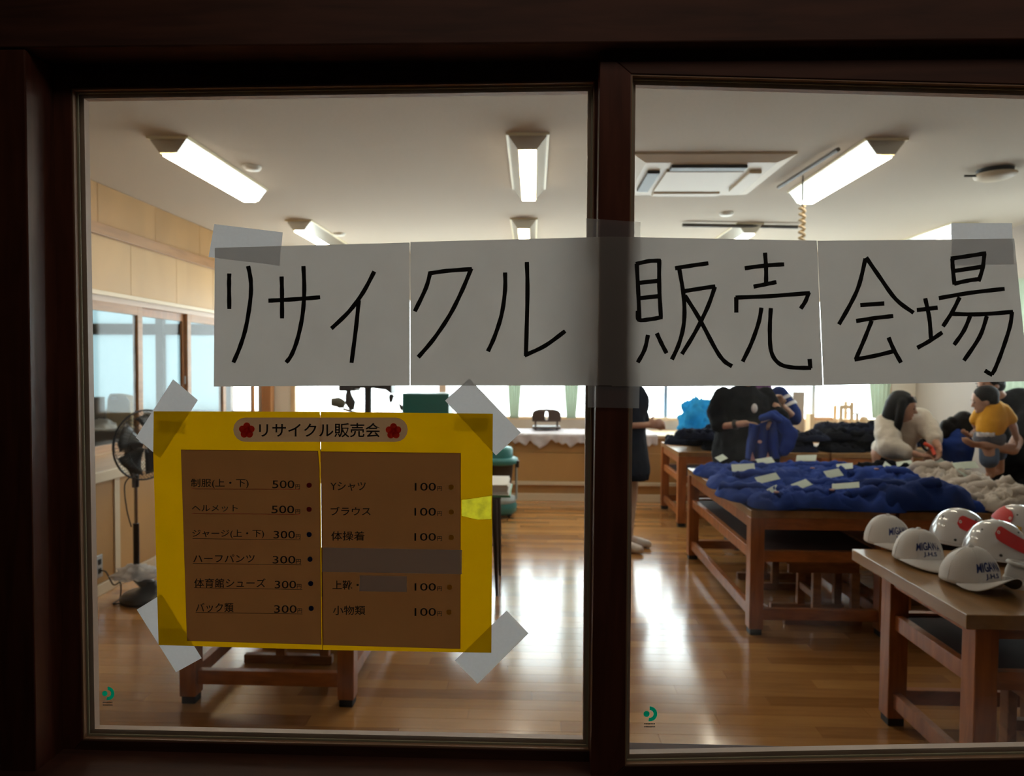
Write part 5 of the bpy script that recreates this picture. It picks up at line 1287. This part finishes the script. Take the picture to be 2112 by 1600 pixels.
# ---- A: person beside the dark stile, navy dress, pale stockings, facing right
a = Fig(.80, 5.86, R(62), 'person in a navy dress and pale stockings beside the dark stile, hands in front')
P = a.P
a.body.ell(P(0, 0, .93), (.15, .13, .14), 18, 12); a.body.ell(P(0, 0, 1.22), (.16, .12, .17), 18, 12)
limb(a.body, [P(0, 0, 1.34), P(0, .02, 1.46)], [.06, .052]); a.head(P(0, .05, 1.56), a.f + Vector((0, 0, -.35)))
a.legs(.85, .08, toe=.15)
Rw, Lw = P(.06, .20, 1.07), P(-.10, .22, 1.05)
for q, w_ in ((1, Rw), (-1, Lw)):
    limb(a.body, [P(q * .17, 0, 1.34), P(q * .22, -.02, 1.06), w_], [.050, .040, .026])
    hand(a.body, w_, (a.f * .9 - a.r * q * .35 + Vector((0, 0, .15))), -a.r * q, 1.0, .55, q)
a.skin()
d = MB(); d.ell(P(0, 0, 1.24), (.185, .15, .20), 18, 12); limb(d, [P(0, 0, 1.30), P(0, 0, 1.05), P(0, .0, .80), P(0, 0, .66)], [.155, .155, .185, .205])
for q in (-1, 1): limb(d, [P(q * .15, 0, 1.34), P(q * .21, .02, 1.20), P(q * .225, .05, 1.10)], [.07, .078, .07])
for i, v in enumerate(d.v): d.v[i].z = max(v.z, .60)
voxel(d, 'dress', 'dress_navy', a.t, .012, 4, .02)
st = MB()
for q in (-1, 1): limb(st, [P(q * .08, 0, .66), P(q * .08, .01, .46), P(q * .08, -.01, .09), P(q * .085, .06, .05)], [.078, .060, .043, .040])
voxel(st, 'stockings', 'tights_pale', a.t, .010, 3)
a.shoes('shoe_white', .08, .15)
hair_cap(a, P(0, .05, 1.56), .12)
# ---- B: person in black holding the blue jacket
b = Fig(1.82, 6.02, R(8), 'person in a black top and grey skirt holding up a blue jacket')
P = b.P
b.body.ell(P(0, -.02, .92), (.16, .13, .14), 18, 12); b.body.ell(P(0, .0, 1.18), (.17, .12, .17), 18, 12)
limb(b.body, [P(0, .02, 1.32), P(0, .06, 1.43)], [.062, .054]); b.head(P(0, .10, 1.52), b.f + Vector((0, 0, -.8)))
b.legs(.84, .09, toe=.14)
yh = 5.70
RH = PY(1538, 873, yh); LH = PY(1592, 864, yh)       # wrists
RE = PY(1482, 880, 5.86); LE = PY(1615, 862, 5.9)
for sh_, el, wr, hd, nn in ((P(.19, .02, 1.31), RE, RH, Vector((1, -.12, -.02)), Vector((-.1, .3, -1))), (P(-.19, .02, 1.31), LE, LH, Vector((-.75, -.5, -.15)), Vector((.1, .3, -1)))):
    limb(b.body, [sh_, el, wr], [.052, .042, .028])
hand(b.body, RH, Vector((1, -.15, -.05)), Vector((-.1, -.2, -1)), 1.0, .7, 1)
hand(b.body, LH, Vector((-.6, -.6, -.25)), Vector((.0, .3, -1)), 1.0, .8, -1)
b.skin()
d = MB(); d.ell(P(0, .0, 1.20), (.25, .17, .19), 18, 12); limb(d, [P(0, 0, 1.25), P(0, -.02, 1.0), P(0, -.03, .80)], [.17, .22, .25]); limb(d, [P(0, .02, 1.32), P(0, .03, 1.37)], [.10, .085])
limb(d, [P(.19, .02, 1.30), P(.25, .04, 1.16), RE * .9 + P(.19, 0, 1.3) * .1], [.085, .09, .075])
limb(d, [P(-.19, .02, 1.30), P(-.25, .06, 1.16), LE * .8 + LH * .2], [.085, .09, .072])
for i, v in enumerate(d.v): d.v[i].z = max(v.z, .70)
voxel(d, 'top', 'tee_black', b.t, .012, 4, .025)
sk = MB(); limb(sk, [P(0, -.02, .85), P(0, -.02, .5), P(0, -.02, .26)], [.20, .23, .25])
for i, v in enumerate(sk.v):
    v.z = max(v.z, .18); an = math.atan2(v.y - b.b.y, v.x - b.b.x); k = 1 + .06 * math.sin(an * 12) * max(0, (.85 - v.z)); sk.v[i] = Vector((b.b.x + (v.x - b.b.x) * k, b.b.y + (v.y - b.b.y) * k, v.z))
voxel(sk, 'skirt', 'skirt_grey', b.t, .012, 2)
b.shoes('shoe_dark', .09, .14)
wt = MB().tube([RH + (RE - RH) * .42, RH + (RE - RH) * .30], [.042, .040], 14); wt.build('wristband', 'rubber_black', b.t)
cdp = PY(1556, 842, 5.82)
MB().ell(cdp, (.026, .012, .04), 14, 9).build('name_badge', 'card_white', b.t)
hair_cap(b, P(0, .10, 1.52), .05)
# blue jacket held up: body panel plus a sleeve
def hanging(pts_top, pts_bot, Y0, label, name='gym_jacket', m='jersey_blue', fold=.03, nx=40, ny=22, amp=1):
    mb = MB(); vs = []
    for j in range(ny + 1):
        v = j / ny
        for i in range(nx + 1):
            u = i / nx
            def at(L):
                x = u * (len(L) - 1); k = min(int(x), len(L) - 2); q = x - k; return Vector((lerp(L[k][0], L[k + 1][0], q), lerp(L[k][1], L[k + 1][1], q)))
            A, B = at(pts_top), at(pts_bot); q = A.lerp(B, v)
            yy = Y0 + fold * math.sin(u * 17 + 2 * v + math.sin(v * 3)) * (.3 + .9 * v) * amp + .03 * v
            vs.append(PY(q.x, q.y, yy))
    mb.add(vs, [(j * (nx + 1) + i, j * (nx + 1) + i + 1, (j + 1) * (nx + 1) + i + 1, (j + 1) * (nx + 1) + i) for j in range(ny) for i in range(nx)], True)
    return mb
jk = thing('gym_jacket', PY(1575, 948, 5.68), 'blue jacket hanging from the hands of the person in black', 'jacket', BL)
o = hanging([(1545, 872), (1562, 876), (1575, 870), (1598, 862)], [(1540, 945), (1555, 952), (1583, 948), (1606, 945)], 5.64, '').build('body', 'jersey_blue', jk); s_ = o.modifiers.new('s', 'SOLIDIFY'); s_.thickness = .012
sl = MB(); limb(sl, [PY(1596, 858, 5.66), PY(1618, 878, 5.66), PY(1630, 895, 5.66), PY(1626, 915, 5.66), PY(1616, 930, 5.66)], [.05, .062, .065, .06, .05])
for i, v in enumerate(sl.v): v.y = 5.66 + (v.y - 5.66) * .45
voxel(sl, 'sleeve', 'jersey_blue', jk, .010, 3, .02)
limb_ = MB(); limb(limb_, [PY(1572, 862, 5.62), PY(1590, 856, 5.62), PY(1606, 866, 5.64)], [.03, .036, .03]); voxel(limb_, 'collar', 'jersey_blue', jk, .009, 2)
for px in (1552, 1584): MB().prism([PY(px - 5, 950, 5.625), PY(px + 6, 950, 5.625), PY(px, 932, 5.615)], (0, .003, 0)).build('lining', 'emblem_pink', jk)
MB().ell(PY(1567, 911, 5.60), (.018, .004, .014), 10, 6).build('emblem', 'emblem_pink', jk)
# ---- C: person behind B, purple top, navy sleeve with white stripes
c = Fig(2.12, 6.45, R(-10), 'person with purple top and striped navy sleeves, behind the one in black')
P = c.P
c.body.ell(P(0, 0, .90), (.15, .12, .14), 18, 12); c.body.ell(P(0, 0, 1.15), (.16, .11, .17), 18, 12)
limb(c.body, [P(0, .0, 1.30), P(0, .02, 1.42)], [.058, .052]); c.head(P(0, .05, 1.51), c.f + Vector((0, 0, -.4))); c.legs(.82, .08)
hp = PY(1612, 835, 6.16)
limb(c.body, [P(-.18, .0, 1.28), P(-.26, .10, 1.10), hp], [.05, .04, .027]); hand(c.body, hp, Vector((-.3, -.2, .9)), Vector((-.6, -.5, 0)), 1.0, .7, 1)
lp = P(.12, .26, 1.05); limb(c.body, [P(.18, 0, 1.28), P(.22, .06, 1.06), lp], [.05, .04, .027]); hand(c.body, lp, c.f, Vector((0, 0, -1)), 1.0, .6, 1)
c.skin()
d = MB(); d.ell(P(0, 0, 1.17), (.20, .15, .19), 18, 12); limb(d, [P(0, 0, 1.2), P(0, 0, .9)], [.15, .17]); limb(d, [P(0, 0, 1.28), P(0, .01, 1.36)], [.11, .09])
voxel(d, 'top', 'purple_top', c.t, .012, 3, .02)
d = MB(); limb(d, [P(-.15, 0, 1.30), P(-.26, .07, 1.14), P(-.27, .10, 1.09)], [.085, .075, .065]); limb(d, [P(.15, 0, 1.30), P(.23, .05, 1.1), P(.20, .12, 1.05)], [.08, .07, .06]); limb(d, [P(-.12, .02, 1.1), P(-.13, .02, .85)], [.12, .13]); limb(d, [P(.12, .02, 1.1), P(.13, .02, .85)], [.12, .13])
voxel(d, 'jacket', 'jersey_navy', c.t, .012, 3, .015)
for q in (.25, .6): MB().tube([P(-.15 - .11 * q, .07 * q, 1.30 - .16 * q), P(-.15 - .11 * (q + .14), .07 * (q + .14), 1.30 - .16 * (q + .14))], [.092 - .01 * q, .090 - .01 * q], 16).build('stripe', 'card_white', c.t)
d = MB(); limb(d, [P(-.08, 0, .85), P(-.08, 0, .1)], [.10, .06]); limb(d, [P(.08, 0, .85), P(.08, 0, .1)], [.10, .06]); voxel(d, 'trousers', 'tee_black', c.t, .012, 3)
c.shoes('shoe_dark', .08)
hair_cap(c, P(0, .05, 1.51), .10)
# ---- D: woman in cream blouse leaning forward
w_ = Fig(3.13, 6.18, R(52), 'woman with long black hair in a cream blouse leaning over the tables')
hc = PY(1863, 838, 5.80); chest = Vector((3.14, 5.98, .985)); pel = Vector((3.15, 6.14, .80)); nk = Vector((3.15, 5.90, 1.11))
wb = w_.body
limb(wb, [pel, (pel + chest) / 2, chest], [.14, .13, .14]); limb(wb, [chest, nk, hc + Vector((-.02, .04, -.05))], [.10, .055, .05])
w_.head(hc, Vector((.80, -.55, -.22)))
limb(wb, [pel + Vector((-.08, 0, 0)), pel + Vector((-.02, -.02, -.40)), pel + Vector((-.10, .05, -.72))], [.085, .06, .042]); limb(wb, [pel + Vector((.1, 0, 0)), pel + Vector((.13, -.02, -.40)), pel + Vector((.08, .05, -.72))], [.085, .06, .042])
for x in (-.10, .08): limb(wb, [pel + Vector((x, .04, -.755)), pel + Vector((x + .06, -.12, -.765))], [.038, .028])
RE_ = PY(1838, 922, 5.72); RW = PY(1893, 938, 5.58); LE_ = PY(1932, 895, 5.70); LW = PY(1938, 905, 5.62)
RS = PY(1826, 872, 5.90); LS = PY(1898, 858, 5.92)
limb(wb, [RS, RE_, RW], [.05, .042, .027]); hand(wb, RW, Vector((1, -.2, -.05)), Vector((0, .3, -1)), 1.0, .5, 1)
LW = PY(1936, 922, 5.56); limb(wb, [LS, PY(1922, 893, 5.74), LW], [.05, .042, .027]); hand(wb, LW, Vector((-.15, -.35, -.8)), Vector((-.9, 0, .1)), 1.0, .5, -1)
w_.skin()
d = MB(); limb(d, [pel + Vector((0, 0, .04)), (pel + chest) / 2, chest, nk + Vector((-.0, .03, -.05))], [.15, .155, .15, .11]); d.ell(chest + Vector((.03, .0, .04)), (.17, .15, .13), 18, 12)
limb(d, [RS, PY(1832, 900, 5.80), RE_, PY(1868, 934, 5.64)], [.085, .105, .10, .062]); limb(d, [LS, PY(1912, 878, 5.82), PY(1922, 893, 5.74), PY(1928, 906, 5.66)], [.08, .085, .075, .06])
voxel(d, 'blouse', 'blouse_cream', w_.t, .012, 4, .03)
d = MB(); limb(d, [pel, pel + Vector((0, 0, -.3)), pel + Vector((0, .02, -.62))], [.14, .17, .20])
for i, v in enumerate(d.v): v.z = max(v.z, .12)
voxel(d, 'skirt', 'uniform_black', w_.t, .014, 3)
M3, look, up, sd, k = w_.hm
hr = MB(); hr.ell(hc - look * .028 + up * .035, (.092, .100, .095), 20, 14, M3)
limb(hr, [hc - look * .06 + up * .0, hc - look * .075 - up * .10, hc - look * .05 - up * .20], [.08, .065, .04])
for q in (-1, 1): limb(hr, [hc + sd * q * .070 - look * .01 + up * .04, hc + sd * q * .080 - look * .0 - up * .06, hc + sd * q * .075 + look * .01 - up * .17, hc + sd * q * .06 + look * .02 - up * .26], [.038, .034, .030, .014])
limb(hr, [hc + look * .045 + up * .075 - sd * .05, hc + look * .068 + up * .048, hc + look * .045 + up * .075 + sd * .05], [.026, .022, .026])
voxel(hr, 'hair', 'hair_black', w_.t, .008, 3, .008)
bd_ = thing('strap', PY(1918, 940, 5.5), 'orange red and black strap held by the woman in cream', 'strap')
MB().tube(spline([PY(1906, 914, 5.52), PY(1914, 918, 5.50), PY(1922, 924, 5.50), PY(1928, 938, 5.47)]), [.014] * 25, 8).build('band', 'orange_red', bd_)
MB().tube(spline([PY(1900, 905, 5.54), PY(1904, 922, 5.54), PY(1913, 930, 5.52)]), [.012] * 17, 8).build('backing', 'rubber_black', bd_)
# ---- E: child seen from behind in a blue jacket
e_ = Fig(3.50, 5.92, R(178), 'child in a blue jacket with bunched black hair, seen from behind', scale=.72)
P = e_.P; hc = PY(1978, 882, 5.90)
e_.body.ell(P(0, 0, .88), (.14, .11, .13), 16, 10); limb(e_.body, [P(0, 0, .9), P(0, 0, 1.15), hc], [.10, .10, .04]); e_.head(hc + Vector((0, 0, .01)), Vector((-.2, 1, -.3)), 1.25)
e_.legs(.85, .09); 
for q in (-1, 1):
    w2_ = P(q * .16, .28, .98); limb(e_.body, [P(q * .15, 0, 1.22), P(q * .21, .05, 1.0), w2_], [.045, .036, .024]); hand(e_.body, w2_, e_.f, Vector((0, 0, -1)), .72, .5, q)
e_.skin(.008)
d = MB(); limb(d, [PY(1966, 905, 5.90), PY(1964, 925, 5.9), PY(1966, 955, 5.9), PY(1970, 985, 5.9)], [.12, .155, .13, .10]); limb(d, [PY(1945, 900, 5.9), PY(1936, 918, 5.88), PY(1942, 935, 5.85)], [.05, .06, .05]); limb(d, [PY(1988, 900, 5.9), PY(1996, 915, 5.9)], [.05, .055])
voxel(d, 'jacket', 'jersey_blue', e_.t, .011, 3, .03)
d = MB(); limb(d, [P(-.09, 0, .80), P(-.09, 0, .10)], [.075, .05]); limb(d, [P(.09, 0, .80), P(.09, 0, .10)], [.075, .05]); voxel(d, 'trousers', 'tee_black', e_.t, .012, 3)
e_.shoes('shoe_white')
hr = MB(); hr.ell(PY(1984, 875, 5.88), (.085, .09, .10), 18, 12); hr.ell(PY(1988, 860, 5.88), (.065, .065, .055), 14, 10); hr.ell(PY(1952, 878, 5.88), (.050, .05, .055), 14, 10); hr.ell(PY(1962, 868, 5.88), (.035, .04, .04), 12, 8); limb(hr, [PY(1960, 885, 5.88), PY(1952, 898, 5.87)], [.06, .05])
voxel(hr, 'hair', 'hair_black', e_.t, .009, 2, .012)
# ---- F: adult in black carrying the toddler
g_ = Fig(4.02, 5.82, R(-72), 'adult in black at the right, carrying a toddler in a yellow shirt on one arm')
P = g_.P; hc = PY(2040, 792, 5.80)
g_.body.ell(P(0, 0, .90), (.15, .15, .14), 18, 12); g_.body.ell(P(0, 0, 1.15), (.15, .15, .17), 18, 12)
nkp = PY(2066, 824, 5.80); limb(g_.body, [P(0, 0, 1.25), nkp, hc], [.08, .056, .05]); g_.head(hc, Vector((-1, -.25, -.25))); g_.legs(.84, .09)
el = PY(2088, 926, 5.42); wr = PY(2026, 918, 5.32)
limb(g_.body, [P(-.18, 0, 1.26), PY(2108, 890, 5.55), el, wr], [.055, .05, .046, .030]); hand(g_.body, wr, Vector((-1, 0, .12)), Vector((0, .5, .8)), 1.0, .4, 1)
wr2 = P(.10, .34, 1.0); limb(g_.body, [P(.18, 0, 1.26), P(.22, .08, 1.02), wr2], [.055, .042, .028]); hand(g_.body, wr2, g_.f, Vector((0, 0, 1)), 1.0, .5, 1)
g_.skin()
d = MB(); d.ell(P(0, 0, 1.16), (.19, .19, .20), 18, 12); limb(d, [P(0, 0, 1.2), P(0, 0, .78)], [.17, .20]); limb(d, [P(0, 0, 1.27), nkp + Vector((.02, 0, -.03))], [.13, .085])
limb(d, [P(-.17, 0, 1.26), PY(2106, 885, 5.58), PY(2112, 905, 5.5)], [.09, .085, .075]); limb(d, [P(.17, 0, 1.26), P(.22, .05, 1.1)], [.09, .08])
voxel(d, 'top', 'tee_black', g_.t, .012, 3, .02)
d = MB(); limb(d, [P(-.09, 0, .85), P(-.10, 0, .08)], [.115, .09]); limb(d, [P(.09, 0, .85), P(.10, 0, .08)], [.115, .09]); voxel(d, 'trousers', 'tee_black', g_.t, .013, 3)
g_.shoes('shoe_dark')
M3, look, up, sd, k = g_.hm
hr = MB(); hr.ell(hc - look * .03 + up * .04, (.098, .108, .10), 18, 12, M3); hr.ell(hc - look * .05 - up * .02, (.09, .07, .07), 18, 12, M3); hr.ell(hc + look * .06 + up * .07, (.06, .04, .03), 14, 10, M3)
voxel(hr, 'hair', 'hair_black', g_.t, .010, 3, .01)
# ---- G: toddler
k_ = Fig(3.56, 5.40, R(-115), 'toddler in a yellow shirt and blue shorts, carried on an arm', z=PY(2043, 990, 5.40).z)
Y5 = 5.40; hc = PY(2030, 822, Y5); kb = k_.body
limb(kb, [PY(2045, 846, Y5), PY(2046, 870, Y5), PY(2042, 895, Y5)], [.075, .08, .066]); limb(kb, [hc + Vector((.01, 0, -.06)), PY(2040, 845, Y5)], [.035, .04])
k_.head(hc + Vector((0, 0, -.015)), Vector((-.92, .30, -.25)), .86)
def arm(S, E, W_, m_=1): limb(kb, [S, E, W_], [.034, .028, .020])
wr = PY(2097, 905, Y5 - .02); arm(PY(2076, 852, Y5 - .02), PY(2090, 880, Y5 - .04), wr); hand(kb, wr, Vector((.05, 0, -1)), Vector((-1, .2, 0)), .55, .4, 1)
wr = PY(2016, 885, Y5 + .12); arm(PY(2018, 855, Y5 + .05), PY(2012, 875, Y5 + .12), wr); hand(kb, wr, Vector((-.6, .4, -.4)), Vector((0, 0, -1)), .55, .4, 1)
kn = PY(2040, 938, Y5 - .05); ank = PY(2044, 978, Y5 - .02)
limb(kb, [PY(2038, 905, Y5), kn, ank], [.062, .048, .030]); limb(kb, [ank, ank + Vector((-.05, -.02, -.02))], [.028, .020])
kn2 = PY(2058, 935, Y5 + .16); an2 = PY(2062, 970, Y5 + .18); limb(kb, [PY(2050, 905, Y5 + .05), kn2, an2], [.06, .046, .030]); limb(kb, [an2, an2 + Vector((-.05, -.02, -.02))], [.028, .020])
voxel(kb, 'body', 'skin', k_.t, .007, 3)
d = MB(); limb(d, [PY(2047, 848, Y5), PY(2047, 868, Y5), PY(2042, 884, Y5)], [.098, .108, .095]); limb(d, [PY(2068, 848, Y5 - .02), PY(2082, 864, Y5 - .03)], [.062, .052]); limb(d, [PY(2025, 850, Y5 + .03), PY(2014, 865, Y5 + .08)], [.055, .05])
voxel(d, 'tee_shirt', 'tee_yellow', k_.t, .009, 3, .012)
d = MB(); limb(d, [PY(2034, 902, Y5), PY(2048, 903, Y5)], [.088, .088]); 
for i, v in enumerate(d.v): v.z = min(v.z, PY(2040, 890, Y5).z)
voxel(d, 'waistband', 'shorts_grey', k_.t, .008, 2)
mbw = MB()
for i in range(7):
    q = PY(2020 + 5 * i, 896 + (i % 2), Y5 - .097 + .002 * abs(i - 3)); mbw.box(q.x - .005, q.x + .004, q.y - .004, q.y + .03, q.z - .014, q.z + .014)
mbw.build('waistband_pattern', 'card_white', k_.t)
d = MB(); limb(d, [PY(2040, 922, Y5 - .01), PY(2040, 948, Y5 - .04)], [.068, .066]); limb(d, [PY(2052, 915, Y5 + .08), kn2], [.066, .062])
voxel(d, 'shorts', 'denim_blue', k_.t, .009, 2)
M3, look, up, sd, k = k_.hm
hr = MB(); hr.ell(hc - look * .018 + up * .020, (.080, .090, .084), 18, 12, M3); hr.ell(hc - look * .045 - up * .02, (.07, .05, .06), 16, 10, M3)
voxel(hr, 'hair', 'hair_black', k_.t, .007, 2, .006)
